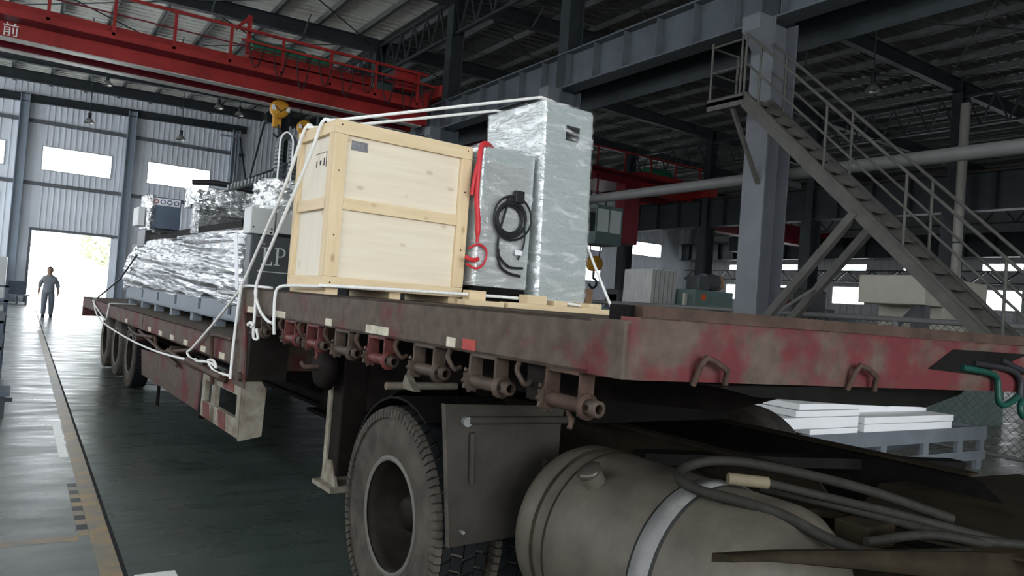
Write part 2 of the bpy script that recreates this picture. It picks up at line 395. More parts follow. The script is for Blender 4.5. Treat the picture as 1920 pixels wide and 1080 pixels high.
part('floor_seam', MB().box(-2.5, 3.6, 29.6, 29.64, -0.003, 0.0016), 'groove', fl)

# outside ground and trees beyond the door
struct('outdoor_ground', MB().box(-60, 90, YB+0.0, 160, -0.30, -0.05), 'outdoor_ground')
struct('outdoor_apron', MB().box(-60, 90, -80, YF, -0.30, -0.05), 'outdoor_ground')
def tree(x, y, h, label):
    t = thing('tree', label, 'tree', (x, y, -0.05))
    part('trunk', MB().tube([(x, y, -0.05), (x+0.1, y, h*0.4), (x, y+0.1, h*0.7)], [0.22, 0.16, 0.08], 8), 'bark', t)
    rnd = random.Random(int(x*7)); mb = MB()
    for k in range(700):
        a, e, r = rnd.uniform(0, 2*PI), rnd.uniform(-1, 1), rnd.uniform(0.5, 1)**0.5
        p = Vector((x+math.cos(a)*math.sqrt(1-e*e)*r*h*0.33, y+math.sin(a)*math.sqrt(1-e*e)*r*h*0.33, h*0.68+e*r*h*0.32))
        d = Vector((rnd.uniform(-1, 1), rnd.uniform(-1, 1), rnd.uniform(-1, 1))).normalized()*0.28; q = d.orthogonal().normalized()*0.16
        mb.add([p-d, p-q, p+d, p+q], [(0, 1, 2, 3)])
    part('foliage', mb, 'leaf', t, kind='stuff')
tree(6.0, 74, 6.5, 'pale washed-out tree seen through the right of the open door')
tree(8.9, 80, 5.5, 'smaller tree behind the other, at the door jamb')

def wall(name, axis, pos, lo, hi, ztop, openings, mt, rib=0.0, side=1, th=0.12):
    """wall at axis=pos running lo..hi, with rectangular openings (a0, a1, z0, z1); ribbed sheet on its inner side"""
    xs = sorted({lo, hi, *[v for o in openings for v in o[:2]]}); zs = sorted({0.0, ztop, *[v for o in openings for v in o[2:]]})
    mb = MB()
    def bx(a0, a1, z0, z1, d0, d1):
        if axis == 'y': mb.box(a0, a1, pos+d0, pos+d1, z0, z1)
        else: mb.box(pos+d0, pos+d1, a0, a1, z0, z1)
    for i in range(len(xs)-1):
        # merge vertical runs that are solid
        run = None
        for j in range(len(zs)-1):
            cx, cz = (xs[i]+xs[i+1])/2, (zs[j]+zs[j+1])/2
            solid = not any(o[0] < cx < o[1] and o[2] < cz < o[3] for o in openings)
            if solid: run = (run[0], zs[j+1]) if run else (zs[j], zs[j+1])
            if (not solid or j == len(zs)-2) and run:
                bx(xs[i], xs[i+1], run[0], run[1], 0 if side > 0 else -th, th if side > 0 else 0)
                if rib:
                    a = xs[i] + rib*0.5
                    while a < xs[i+1]-0.03:
                        bx(a, a+0.035, run[0], run[1], -0.03*side if side > 0 else 0, 0 if side > 0 else 0.03); a += rib
                run = None
    return struct(name, mb, mt)
WN = [0]
def window(axis, pos, a0, a1, z0, z1, side=1):
    WN[0] += 1; f = 0.05; mb = MB(); g = MB()
    d0, d1 = (-0.04, 0.10)
    def bx(m_, p0, p1, q0, q1, e0, e1):
        if axis == 'y': m_.box(p0, p1, pos+e0*side, pos+e1*side, q0, q1)
        else: m_.box(pos+e0*side, pos+e1*side, p0, p1, q0, q1)
    bx(mb, a0, a1, z0, z0+f, d0, d1); bx(mb, a0, a1, z1-f, z1, d0, d1); bx(mb, a0, a0+f, z0+f, z1-f, d0, d1); bx(mb, a1-f, a1, z0+f, z1-f, d0, d1)
    bx(g, a0+f, a1-f, z0+f, z1-f, 0.05, 0.056)
    base = ((a0+a1)/2, pos, z0) if axis == 'y' else (pos, (a0+a1)/2, z0)
    o = struct('window_%d' % WN[0], mb, 'glass_frame', base); part('pane', g, 'window_glass', o)
DOOR = (0.3, 3.75, 0.0, 3.54)
bwin = [(-4.5, -1.07, 6.55, 7.78), (0.42, 3.52, 6.55, 7.78), (5.15, 8.32, 6.60, 7.80), (-4.5, -1.14, 3.6, 5.3),
        (34.6, 36.5, 6.2, 7.1), (34.6, 36.5, 3.9, 5.3), (39.4, 42.6, 6.3, 7.4), (39.4, 42.2, 3.9, 5.0), (30.0, 32.6, 6.2, 7.1), (30.0, 32.6, 3.9, 5.2)]
wall('wall_back', 'y', YB, XL, XR, 11.3, [DOOR]+bwin, 'wall_panel', rib=0.25)
for o in bwin: window('y', YB, *o)
lwin = []
for k in range(11): y = -12.4+k*5.0; lwin += [(y, y+4.0, 6.2, 7.8), (y, y+4.0, 3.6 if y < 20 else 2.4, 5.0 if y < 20 else 5.4)]  # unseen windows, lower row enlarged towards the rear to brighten the back wall
wall('wall_left', 'x', XL, YF, YB, 11.3, lwin, 'wall_panel', side=-1)
for o in lwin: window('x', XL, *o, side=-1)
FG = (-7.0, 8.0, 0.0, 7.5)  # unseen gate behind the camera, widened to add light from the front
wall('wall_front', 'y', YF, XL, XR, 11.3, [FG], 'wall_panel', side=-1)
rwin = []
for k, y in enumerate((-9, -4.2, 0.6, 5.4, 10.2, 15.0, 19.3, 23.9, 28.5, 33.1, 37.7)): rwin += [(y, y+2.4, 3.4, 4.6), (y, y+2.2, 5.6, 6.1)]
wall('wall_right', 'x', XR, YF, YB, 11.3, rwin, 'far_wall', rib=0.5)
for o in rwin: window('x', XR, *o)
# door leaf and jambs
d = struct('door_1', MB().box(DOOR[1], DOOR[1]+0.62, YB-0.14, YB-0.08, 0.02, 3.5), 'wall_panel', (DOOR[1], YB, 0))
part('jamb', MB().box(DOOR[0]-0.12, DOOR[0], YB-0.06, YB+0.14, 0, 3.62), 'column_grey', d)
part('jamb', MB().box(DOOR[1], DOOR[1]+0.1, YB-0.06, YB+0.14, 0, 3.62), 'column_grey', d)
part('lintel', MB().box(DOOR[0]-0.12, DOOR[1]+0.7, YB-0.16, YB+0.14, 3.56, 3.68), 'column_grey', d)

# roof sheet, rafters and purlins
mb = MB(); st = 1.25; x = XL
while x < XR-0.01:
    x1 = min(x+st, XR); za, zb = z_roof(x), z_roof(x1)
    mb.add([(x, YF, za), (x1, YF, zb), (x1, YB, zb), (x, YB, za)], [(0, 1, 2, 3)]); x = x1
# fine corrugation: shallow ribs across the slope
y = YF+0.4
while y < YB:
    if y > 2:
        x = XL
        while x < 10.5-0.01:
            x1 = min(x+9.3, 10.5); za, zb = z_roof(x)-0.03, z_roof(x1)-0.03
            mb.add([(x, y, za), (x1, y, zb), (x1, y+0.05, zb), (x, y+0.05, za), (x, y, za+0.03), (x1, y, zb+0.03), (x1, y+0.05, zb+0.03), (x, y+0.05, za+0.03)], [(0, 1, 2, 3), (0, 1, 5, 4), (3, 2, 6, 7)]); x = x1
    y += 0.38
roof = struct('ceiling', mb, 'roof_foil')
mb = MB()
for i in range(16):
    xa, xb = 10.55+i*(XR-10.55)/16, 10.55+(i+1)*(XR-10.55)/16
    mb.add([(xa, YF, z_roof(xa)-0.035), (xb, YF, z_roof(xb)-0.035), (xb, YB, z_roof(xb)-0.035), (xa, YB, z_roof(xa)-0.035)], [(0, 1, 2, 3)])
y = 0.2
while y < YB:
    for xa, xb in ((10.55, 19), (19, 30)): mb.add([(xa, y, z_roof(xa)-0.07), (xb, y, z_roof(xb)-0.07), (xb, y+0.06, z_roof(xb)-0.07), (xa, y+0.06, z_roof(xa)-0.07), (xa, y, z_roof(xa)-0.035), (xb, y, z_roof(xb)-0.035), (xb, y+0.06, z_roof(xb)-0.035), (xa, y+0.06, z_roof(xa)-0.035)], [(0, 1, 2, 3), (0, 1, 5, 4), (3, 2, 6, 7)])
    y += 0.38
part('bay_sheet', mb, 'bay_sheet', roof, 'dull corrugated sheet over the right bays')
CY = [8.3+5.87*k for k in range(-3, 7)]         # frame lines
pr = None
x = XL+0.5
while x < XR-0.3:
    z = z_roof(x)-(0.04 if x < 10.4 else 0.075)
    q = MB(); q.box(-0.035, 0.035, YF, YB, -0.20, 0.0); q.box(-0.035, 0.035+0.05, YF, YB, -0.20, -0.185)
    if pr is None:
        pr = part('purlin', q, 'purlin_steel', roof); pr.location = (x, 0, z); c = pr
    else:
        c = again(pr, (0, 0, 0)); c.location = (x, 0, z)
    x += 1.5
def ibeam_x(mb, x0, x1, y, ztop_f, h, wfl, t=0.025):
    """I-beam across the hall following the roof"""
    n = 8
    for i in range(n):
        a, b_ = x0+(x1-x0)*i/n, x0+(x1-x0)*(i+1)/n; za, zb = ztop_f(a), ztop_f(b_)
        for (dy0, dy1, h0, h1) in ((-wfl/2, wfl/2, -t, 0), (-0.012, 0.012, -h+t, -t), (-wfl/2, wfl/2, -h, -h+t)):
            mb.add([(a, y+dy0, za+h0), (a, y+dy1, za+h0), (a, y+dy1, za+h1), (a, y+dy0, za+h1), (b_, y+dy0, zb+h0), (b_, y+dy1, zb+h0), (b_, y+dy1, zb+h1), (b_, y+dy0, zb+h1)],
                   [(0, 1, 2, 3), (7, 6, 5, 4), (0, 4, 5, 1), (1, 5, 6, 2), (2, 6, 7, 3), (3, 7, 4, 0)])
for y in CY:
    if y < 0: continue
    for x0, x1 in ((XL, 10.2), (10.4, 27.9), (28.1, XR)):
        mb = MB(); ibeam_x(mb, x0, x1, y if y < 40 else 41.2, lambda v: z_roof(v)-0.25, 0.48, 0.24)
        part('rafter', mb, 'dark_steel', roof)
# extra beam on the gable (lower, as seen above the windows)
mb = MB(); ibeam_x(mb, XL, 10.0, YB-0.2, lambda v: 10.15+0.035*v, 0.38, 0.25); part('gable_beam', mb, 'dark_steel', roof)
# flange braces between purlins and rafters, and wind bracing
for y in CY[4:8]:
    for x in (1.5, 4.5, 7.5, 13.0, 16.0, 19.0):
        for s in (-1, 1):
            part('flange_brace', MB().bar((x, y+0.1*s, z_roof(x)-0.7), (x, y+0.75*s, z_roof(x)-0.2), 0.04, 0.04), 'purlin_steel', roof)
for i in range(4, 9):
    for xa, xb in ((-2.0, 4.0), (4.0, 10.0), (11, 19), (19, 27)):
        part('bracing_rod', MB().cyl((xa, CY[i-1], z_roof(xa)-0.45), (xb, CY[i], z_roof(xb)-0.45), 0.022, 6), 'dark_steel', roof)
        part('bracing_rod', MB().cyl((xb, CY[i-1], z_roof(xb)-0.45), (xa, CY[i], z_roof(xa)-0.45), 0.022, 6), 'dark_steel', roof)
# girts on the back wall
bw = bpy.data.objects['wall_back']
for z in (5.85, 8.9, 3.15 if False else 2.2):
    if z == 2.2: continue
    part('girt', MB().box(XL, 10.0, YB-0.15, YB-0.035, z-0.09, z+0.09), 'column_grey', bw)

# ------------------------------------------------------------------ columns
def hcol(mb, x, y, z0, z1, dx=0.6, dy=0.45, t=0.03, lx=None):
    mb.box(x-dx/2, x-dx/2+t, y-dy/2, y+dy/2, z0, z1); mb.box(x+dx/2-t, x+dx/2, y-dy/2, y+dy/2, z0, z1)
    mb.box(x-dx/2+t, x+dx/2-t, y-0.012, y+0.012, z0, z1)
XC, X2 = 10.3, 28.0
names = {3: ('tall pale-grey steel column behind the stair, nearest of its row', True),
         4: ('steel column of the crane row rising behind the wrapped cabinet', True),
         5: ('steel column of the crane row rising behind the wooden crate', True),
         6: ('steel column of the crane row where the red crane ends', True),
         7: ('steel column of the crane row beyond the red crane', True),
         8: ('last but one steel column of the crane row towards the back wall', True)}
for k, (lab, _) in names.items():
    y = CY[k]
    t = thing('steel_column', lab, 'column', (XC, y, 0), group='columns carrying the crane runway')
    mb = MB(); hcol(mb, XC, y, 0, 6.70); part('shaft', mb, 'column_grey' if k == 3 else 'blue_steel', t)
    mb = MB(); hcol(mb, XC+0.05, y, 6.70, z_roof(XC)-0.25, 0.42, 0.36); part('upper_shaft', mb, 'dark_steel', t)
    part('base_plate', MB().box(XC-0.4, XC+0.4, y-0.35, y+0.35, 0.0, 0.04), 'column_grey', t)
    mb = MB(); mb.prism([(XC-0.62, 6.70), (XC-0.3, 6.70), (XC-0.3, 6.15), (XC-0.62, 6.45)], 'y', y-0.18, y+0.18); part('bracket', mb, 'column_grey', t)
for k in range(3, 9):
    y = CY[k]; n = {3: 'beside the right white drainpipe', 4: 'beside the left white drainpipe', 5: 'left of the big column, behind the green machine', 6: 'beyond the driver cab', 7: 'far off left of the cab', 8: 'farthest of the dark row'}[k]
    t = thing('steel_column', 'dark steel column of the second row, ' + n, 'column', (X2, y, 0), group='columns of the second row')
    mb = MB(); hcol(mb, X2, y, 0, 6.2, 0.7, 0.5); part('shaft', mb, 'dark_steel', t)
    mb = MB(); hcol(mb, X2, y, 6.2, z_roof(X2)-0.25, 0.45, 0.36); part('upper_shaft', mb, 'dark_steel', t)
for k, x in enumerate((-0.45, 4.25, 9.45)):
    lab = ('flat steel column on the back wall left of the door', 'flat steel column on the back wall right of the door', 'steel column in the corner of the back wall')[k]
    t = thing('wall_column', lab, 'column', (x, YB-0.25, 0), group='columns along the back wall')
    mb = MB(); hcol(mb, x, YB-0.22, 0, 10.2, 0.4, 0.36); part('shaft', mb, 'wall_column', t)
    part('base_plate', MB().box(x-0.3, x+0.3, YB-0.5, YB-0.04, 0, 0.03), 'blue_steel', t)
# corner bracing on the back wall by the corner column
t = thing('cross_brace', 'steel cross brace and conduit beside the corner column', 'brace', (9.5, 42.5, 0))
part('rod', MB().cyl((9.6, YB-0.5, 3.5), (9.6, 38.5, 9.8), 0.05, 6), 'dark_steel', t)
part('rod', MB().cyl((9.6, YB-0.5, 9.8), (9.6, 38.5, 3.5), 0.05, 6), 'dark_steel', t)
part('conduit', MB().tube(bez([(8.9, 41.0, 0), (8.9, 41.0, 8.8), (8.8, 41.2, 9.3), (8.2, 41.6, 9.4)], 5), 0.05, 6), 'column_grey', t)

# ------------------------------------------------------------------ runway beams
def runway(x, z0, z1, y0, y1, mt, label, wfl, step, rail=True):
    t = thing('runway_beam', label, 'crane beam', (x, (y0+y1)/2, z0), group='crane runway beams')
    part('web', MB().box(x-0.015, x+0.015, y0, y1, z0+0.035, z1-0.035), mt, t)
    part('top_flange', MB().box(x-wfl/2, x+wfl/2, y0, y1, z1-0.035, z1), mt, t)
    part('bottom_flange', MB().box(x-wfl/2, x+wfl/2, y0, y1, z0, z0+0.035), mt, t)
    if rail: part('rail', MB().box(x-0.045, x+0.045, y0, y1, z1, z1+0.09), 'rust_brown', t)
    s = None; y = y0+0.2
    while y < y1:
        if s is None: s = part('stiffener', MB().box(x-wfl/2+0.02, x-0.016, y, y+0.016, z0+0.035, z1-0.035), mt, t); ys = y
        else: again(s, (0, y-ys, 0))
        y += step
    return t
runway(XC, 6.73, 7.57, YF+0.3, YB-0.3, 'blue_steel', 'grey steel runway beam with rail crossing above the stair', 0.42, 0.98)
runway(X2, 6.2, 7.57, -4, YB-0.3, 'dark_steel', 'dark deep runway beam across the far bay behind the duct', 0.5, 1.5)
runway(44.6, 6.3, 7.57, -4, YB-0.3, 'dark_steel', 'farthest dark runway beam along the right wall', 0.5, 1.5)
# second beam just behind the first (walkway girder) seen dark below it
t = thing('walkway_girder', 'dark girder running just behind the runway beam', 'beam', (XC+1.0, 15, 6.6))
part('web', MB().box(XC+1.0, XC+1.03, YF+0.3, YB-0.3, 6.55, 7.45), 'dark_steel', t)
part('walkway', MB().box(XC+0.46, XC+1.0, YF+0.3, YB-0.3, 7.40, 7.45), 'dark_steel', t)
# longitudinal lattice girder under the roof along the column row
def lattice(name, label, x, y0, y1, z0, z1, mt, r=0.03, step=0.9):
    t = thing(name, label, 'truss', (x, (y0+y1)/2, z0), group='lattice trusses')
    part('top_chord', MB().box(x-0.04, x+0.04, y0, y1, z1-0.05, z1+0.03), mt, t)
    part('bottom_chord', MB().box(x-0.04, x+0.04, y0, y1, z0-0.03, z0+0.05), mt, t)
    n = int((y1-y0)/step); st_ = (y1-y0)/n; d1 = d2 = None
    for i in range(n):
        ya = y0+i*st_
        if d1 is None:
            d1 = part('diagonal', MB().bar((x, ya, z0), (x, ya+st_/2, z1), r*1.6, r*1.6), mt, t)
            d2 = part('diagonal', MB().bar((x, ya+st_/2, z1), (x, ya+st_, z0), r*1.6, r*1.6), mt, t)
        else: again(d1, (0, i*st_, 0)); again(d2, (0, i*st_, 0))
lattice('roof_truss', 'steel lattice truss under the roof over the crane column row', XC, CY[3]+0.2, CY[7], 9.6, 10.7, 'dark_steel')
lattice('roof_truss', 'long dark lattice truss under the roof of the far bay', X2, CY[2], CY[7], 9.3, 10.4, 'dark_steel')
lattice('wall_truss', 'pale-backed lattice truss low along the far right wall', 44.4, 8, 43, 4.8, 5.5, 'dark_steel', 0.05, 1.6)
lattice('wall_truss', 'upper lattice truss along the far right wall under the red crane', 45.5, 8, 43, 8.3, 9.4, 'blue_steel', 0.05, 1.6)

# ------------------------------------------------------------------ red overhead crane
cr = thing('overhead_crane', 'red double-girder overhead crane spanning the left bay', 'crane', (0.6, 21.9, 6.9))
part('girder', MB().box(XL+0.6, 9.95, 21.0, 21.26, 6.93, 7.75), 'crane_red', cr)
part('girder', MB().box(XL+0.6, 9.95, 22.1, 22.36, 6.93, 7.75), 'crane_red_shaded', cr, 'rear girder with shade painted as darker red')
part('bottom_flange', MB().box(XL+0.6, 9.9, 20.98, 21.28, 6.90, 6.93), 'flange_lit', cr, 'underside flange with bounced light painted pale')
part('bottom_flange', MB().box(XL+0.6, 9.9, 22.08, 22.38, 6.90, 6.93), 'flange_lit', cr)
part('walkway', MB().box(XL+0.6, 9.8, 20.35, 21.0, 7.28, 7.33), 'crane_red_shaded', cr)
part('walkway_skirt', MB().box(XL+0.6, 9.8, 20.30, 20.35, 7.25, 7.40), 'crane_red', cr)
part('top_rail', MB().bar((XL+0.7, 20.33, 8.28), (9.7, 20.33, 8.28), 0.07, 0.07), 'crane_red', cr)
part('mid_rail', MB().bar((XL+0.7, 20.33, 7.85), (9.7, 20.33, 7.85), 0.03, 0.03), 'crane_red_shaded', cr)
for k in range(14):
    x = -7.9+k*1.33
    part('railing_post', MB().box(x-0.035, x+0.035, 20.30, 20.37, 7.33, 8.28), 'crane_red', cr)
part('trolley_frame', MB().box(4.7, 8.2, 21.0, 22.8, 7.80, 8.0), 'crane_red', cr)
part('portal_frame', MB().bar((4.55, 20.6, 7.75), (4.55, 20.6, 8.75), 0.1, 0.1).bar((4.2, 20.6, 8.30), (4.55, 20.6, 8.72), 0.08, 0.08), 'crane_red', cr)
g = MB(); g.cyl((4.9, 21.9, 8.25), (6.4, 21.9, 8.25), 0.32, 18); part('hoist_drum', g, 'motor_green', cr, 'green hoist motor')
part('hoist_motor', MB().bev(6.5, 7.1, 21.5, 22.3, 8.0, 8.45, 0.06), 'motor_green', cr)
for k in range(9):                                                    # festoon cables hang in loops from the walkway
    x = 4.5+k*0.62; w_ = 0.40; dp = 0.62+0.40*((k*37) % 5)/5
    part('festoon_cable', MB().tube([(x+w_*(s/8), 20.25, 7.95-dp*(1-(s/4-1)**2)) for s in range(9)], 0.016, 6), 'cable_black', cr)
part('festoon_track', MB().box(4.3, 10.0, 20.22, 20.27, 7.94, 8.0), 'crane_red', cr)
for y in (20.4, 22.2): part('control_box', MB().bev(8.8, 9.5, y+0.1, y+0.45, 7.78, 8.35, 0.02), 'crane_red' if y < 21 else 'machine_green', cr)
et = part('end_truck', MB().bev(10.06, 10.54, 20.2, 23.6, 7.72, 8.08, 0.03), 'crane_red', cr)
for y in (20.5, 23.3): part('wheel', MB().cyl((10.2, y, 7.84), (10.4, y, 7.84), 0.18, 16), 'dark_steel', et)
part('girder_end', MB().prism([(20.95, 6.95), (21.3, 6.95), (21.3, 7.95), (20.95, 7.95)], 'x', 9.9, 10.06), 'crane_red', cr)
part('girder_end', MB().prism([(22.05, 6.95), (22.4, 6.95), (22.4, 7.95), (22.05, 7.95)], 'x', 9.9, 10.06), 'crane_red', cr)
# two yellow hook blocks
for x, z, s, nm in ((5.80, 6.72, 1.0, 'main'), (6.55, 6.33, 0.82, 'auxiliary')):
    h = part('hook_block', MB().lathe([(-0.14*s, 0.0), (-0.14*s, 0.2*s), (-0.1*s, 0.26*s), (0.1*s, 0.26*s), (0.14*s, 0.2*s), (0.14*s, 0)], (x, 21.7, z), (0, 1, 0), 24), 'hook_yellow', cr, 'yellow round hook block')
    part('shank', MB().bev(x-0.11*s, x+0.11*s, 21.8, 22.0, z-0.50*s, z-0.15*s, 0.02), 'hook_yellow', h)
    part('hook', MB().tube([(x, 21.7, z-0.45*s)] + [(x+0.12*s*math.sin(a), 21.7, z-0.68*s-0.12*s*math.cos(a)*-1) for a in [i*0.5 for i in range(10)]], 0.03*s, 8), 'dark_steel', h)
    for s2 in (-1, 1):
        part('cheek_plate', MB().box(x+s2*0.20*s-0.05*s, x+s2*0.20*s+0.05*s, 21.545, 21.565, z-0.08*s, z+0.06*s), 'white_paint', h)
        part('wire_rope', MB().cyl((x+s2*0.16*s, 21.7, z+0.1), (x+s2*0.16*s, 21.9, 8.0), 0.012, 6), 'cable_black', h)
    part('guard_edge', MB().tube([(x-0.18*s, 21.55, z+0.05*s), (x, 21.55, z-0.10*s), (x+0.18*s, 21.55, z+0.05*s)], 0.014*s, 6), 'cable_black', h)
# white character on the girder at the left edge of the picture
vs, fs = text_mb('前', 0.34)
mb = MB(); mb.add([(-0.62+v.x, 20.995-v.z, 7.09+v.y) for v in vs], fs); part('lettering', mb, 'white_paint', cr, 'white painted character')

# ------------------------------------------------------------------ crane of the middle bay with its driver's cab
c2 = thing('overhead_crane', 'dull red overhead crane with driver cab in the middle bay', 'crane', (19, 27, 7.3))
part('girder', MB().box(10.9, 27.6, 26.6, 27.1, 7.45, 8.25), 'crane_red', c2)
part('girder', MB().box(10.9, 27.6, 28.4, 28.9, 7.45, 8.25), 'crane_red_shaded', c2)
part('walkway', MB().box(10.9, 27.5, 25.8, 26.6, 7.95, 8.0), 'crane_red_shaded', c2)
part('top_rail', MB().bar((11, 25.85, 8.95), (27.4, 25.85, 8.95), 0.06, 0.06), 'crane_red', c2)
for k in range(11): part('railing_post', MB().box(11.2+k*1.6, 11.26+k*1.6, 25.82, 25.88, 8.0, 8.95), 'crane_red', c2)
part('end_truck', MB().bev(27.6, 28.3, 25.6, 29.8, 7.62, 8.1, 0.04), 'crane_red', c2)
part('end_truck', MB().bev(10.1, 10.9, 25.6, 29.8, 7.70, 8.1, 0.04), 'crane_red', c2)
part('hoist_motor', MB().cyl((25.3, 27.6, 8.6), (26.8, 27.6, 8.6), 0.35, 14), 'motor_green', c2)
part('trolley_frame', MB().box(24.2, 27.0, 26.7, 28.8, 8.28, 8.45), 'crane_red', c2)
part('cab_post', MB().box(20.95, 21.8, 24.0, 24.6, 4.6, 7.4), 'crane_red_shaded', c2, 'broad red post beside the cab')
part('cab_arm', MB().box(19.4, 21.8, 24.1, 26.6, 7.1, 7.44), 'crane_red_shaded', c2)
cb = part('cab', MB().box(19.5, 20.9, 24.0, 25.3, 4.45, 4.95).box(19.5, 20.9, 24.0, 25.3, 5.9, 6.05).box(19.5, 19.56, 24.0, 24.06, 4.95, 5.9).box(20.84, 20.9, 24.0, 24.06, 4.95, 5.9).box(20.17, 20.23, 24.0, 24.06, 4.95, 5.9).box(19.5, 19.56, 25.24, 25.3, 4.95, 5.9), 'machine_green', c2, 'glazed driver cab')
for a, b2 in ((19.56, 20.17), (20.23, 20.84)): part('pane', MB().box(a, b2, 24.02, 24.03, 4.95, 5.9), 'cabinet_grey', cb)
part('hanger', MB().bar((19.6, 24.2, 6.05), (19.6, 24.2, 7.2), 0.06, 0.06), 'crane_red_shaded', cb)
hk = part('hook_block', MB().lathe([(-0.2, 0), (-0.2, 0.35), (0.2, 0.35), (0.2, 0)], (22.0, 27.0, 3.85), (0, 1, 0), 20), 'hook_yellow', c2, 'ochre hook block hanging low')
part('hook', MB().tube([(22.0, 27.0, 3.5), (22.0, 27, 3.2)] + [(22.0+0.22*math.sin(a), 27.0, 2.95+0.22*math.cos(a)) for a in [i*0.5 for i in range(10)]], 0.06, 8), 'dark_steel', hk)
for s2 in (-1, 1): part('wire_rope', MB().cyl((22+s2*0.25, 27, 4.0), (22+s2*0.5, 27, 7.5), 0.03, 6), 'cable_black', hk)

# crane of the far bay
c3 = thing('overhead_crane', 'small-looking red crane girder far off right of the big column', 'crane', (37, 36, 7.6))
part('girder', MB().box(28.9, 44.3, 31.0, 31.8, 7.0, 8.2), 'crane_red_shaded', c3)
part('trolley', MB().bev(34, 37, 30.9, 32.0, 8.25, 8.9, 0.05), 'machine_dark', c3)
part('hoist', MB().bev(36.5, 38.2, 30.9, 31.9, 6.0, 6.9, 0.1), 'dark_steel', c3)
for x in (28.6, 44.6): part('end_truck', MB().bev(x-0.3, x+0.3, 30, 33, 7.66, 8.0, 0.03), 'crane_red', c3)

# ------------------------------------------------------------------ lamps
def lamp(x, y, z, label, s=0.78):
    t = thing('high_bay_lamp', label, 'lamp', (x, y, z), group='high-bay lamps under the roof')
    part('shade', MB().lathe([(0.0, 0.27*s), (0.02*s, 0.27*s), (0.12*s, 0.22*s), (0.26*s, 0.10*s), (0.28*s, 0.0)], (x, y, z), (0, 0, 1), 18), 'lamp_alu', t)
    part('ballast', MB().cyl((x, y, z+0.27*s), (x, y, z+0.55*s), 0.09*s, 10), 'dark_steel', t)
    part('rod', MB().cyl((x, y, z+0.55*s), (x, y, z_roof(x)-0.03), 0.018, 6), 'dark_steel', t)
lamp(19.4, 12.2, 8.35, 'bell-shaped lamp hanging above the stair in the dark bay')
lamp(2.5, 37, 9.8, 'bell lamp just under the red crane at left')
lamp(1.95, 37.0, 8.05, 'bell lamp hanging low above the left back window')
lamp(5.6, 37, 8.0, 'bell lamp hanging low between the two back windows')
lamp(7.1, 37, 9.75, 'left bell lamp of the pair near the hook block')
lamp(8.05, 37, 9.6, 'right bell lamp of the pair near the hook block')

# ------------------------------------------------------------------ duct, drainpipes
du = thing('round_duct', 'long round grey duct running level behind the big column', 'duct', (10.95, 14, 4.2))
part('tube', MB().tube([(10.95, -3.0, 4.25), (10.95, 8.0, 4.27), (10.95, 22.0, 4.22), (10.95, 40, 4.2)], 0.105, 20), 'duct_grey', du)
for k in (3, 4, 5, 6): part('clamp', MB().box(10.62, 11.1, CY[k]-0.12, CY[k]+0.12, 4.02, 4.12), 'dark_steel', du)
for k, lab in ((3, 'pale drainpipe running down the second-row column at right'), (4, 'pale drainpipe running down the second-row column by the braces')):
    t = thing('drainpipe', lab, 'pipe', (X2-0.6, CY[k]-0.5, 0), group='drainpipes')
    part('tube', MB().cyl((X2-0.6, CY[k]-0.5, 0), (X2-0.6, CY[k]-0.5, z_roof(X2)-1.3), 0.16, 12), 'white_pipe', t)
    for z in (2, 5, 8): part('clamp', MB().cyl((X2-0.6, CY[k]-0.5, z), (X2-0.6, CY[k]-0.5, z+0.06), 0.18, 12), 'dark_steel', t)

# ------------------------------------------------------------------ stair with landing
sx0, sx1 = 9.35, 9.97
Y0, Z0, SL = 8.05, 5.24, 0.918
def zs(y): return Z0+(y-Y0)*SL
yb = Y0-Z0/SL
sr = thing('steel_stair', 'steep grey steel stair with open treads up to a landing', 'stairs', (sx0, 5, 0))
for x in (sx0, sx1):
    mb = MB(); mb.prism([(yb, 0.0), (yb+0.22, 0.0), (Y0+0.05, Z0-0.16), (Y0+0.05, Z0+0.06), (Y0-0.02, Z0+0.06)], 'x', x-0.018, x+0.018)
    mb.prism([(yb-0.02, 0.0), (yb+0.02, 0.0), (Y0, Z0+0.06), (Y0-0.03, Z0+0.06)], 'x', x-0.04, x+0.04)
    part('stringer', mb, 'stair_grey', sr)
n = 25; tr = None
for i in range(1, n):
    y = yb+(Y0-yb)*i/n; z = zs(y)-0.02
    if tr is None: tr = part('tread', MB().box(sx0+0.02, sx1-0.02, y-0.02, y+0.20, z-0.03, z), 'stair_grey', sr); ty, tz = y, z
    else: again(tr, (0, y-ty, z-tz))
for x in (sx0, sx1):
    for off, r in ((0.98, 0.022), (0.52, 0.018)):
        part('handrail', MB().cyl((x, yb+0.5, zs(yb+0.5)+off), (x, Y0, Z0+off), r, 8), 'stair_grey', sr)
    for i in range(5):
        y = yb+0.55+i*1.22
        part('railing_post', MB().cyl((x, y, zs(y)), (x, y, zs(y)+0.98), 0.02, 8), 'stair_grey', sr)
part('landing', MB().box(sx0-0.03, sx1+0.03, Y0, Y0+0.75, Z0-0.06, Z0).box(sx0-0.03, sx0+0.02, Y0, Y0+0.75, Z0-0.14, Z0+0.04), 'stair_grey', sr)
for y in (Y0+0.02, Y0+0.10, Y0+0.72): part('railing_post', MB().cyl((sx0, y, Z0), (sx0, y, Z0+1.0), 0.02, 8), 'stair_grey', sr)
part('railing_post', MB().cyl((sx1, Y0+0.72, Z0), (sx1, Y0+0.72, Z0+0.95), 0.02, 8), 'stair_grey', sr)
for off in (0.93, 0.5):
    part('handrail', MB().cyl((sx0, Y0+0.1, Z0+off), (sx0, Y0+0.72, Z0+off), 0.018, 8), 'stair_grey', sr)
    part('handrail', MB().cyl((sx0, Y0+0.72, Z0+off), (sx1, Y0+0.72, Z0+off), 0.018, 8), 'stair_grey', sr)
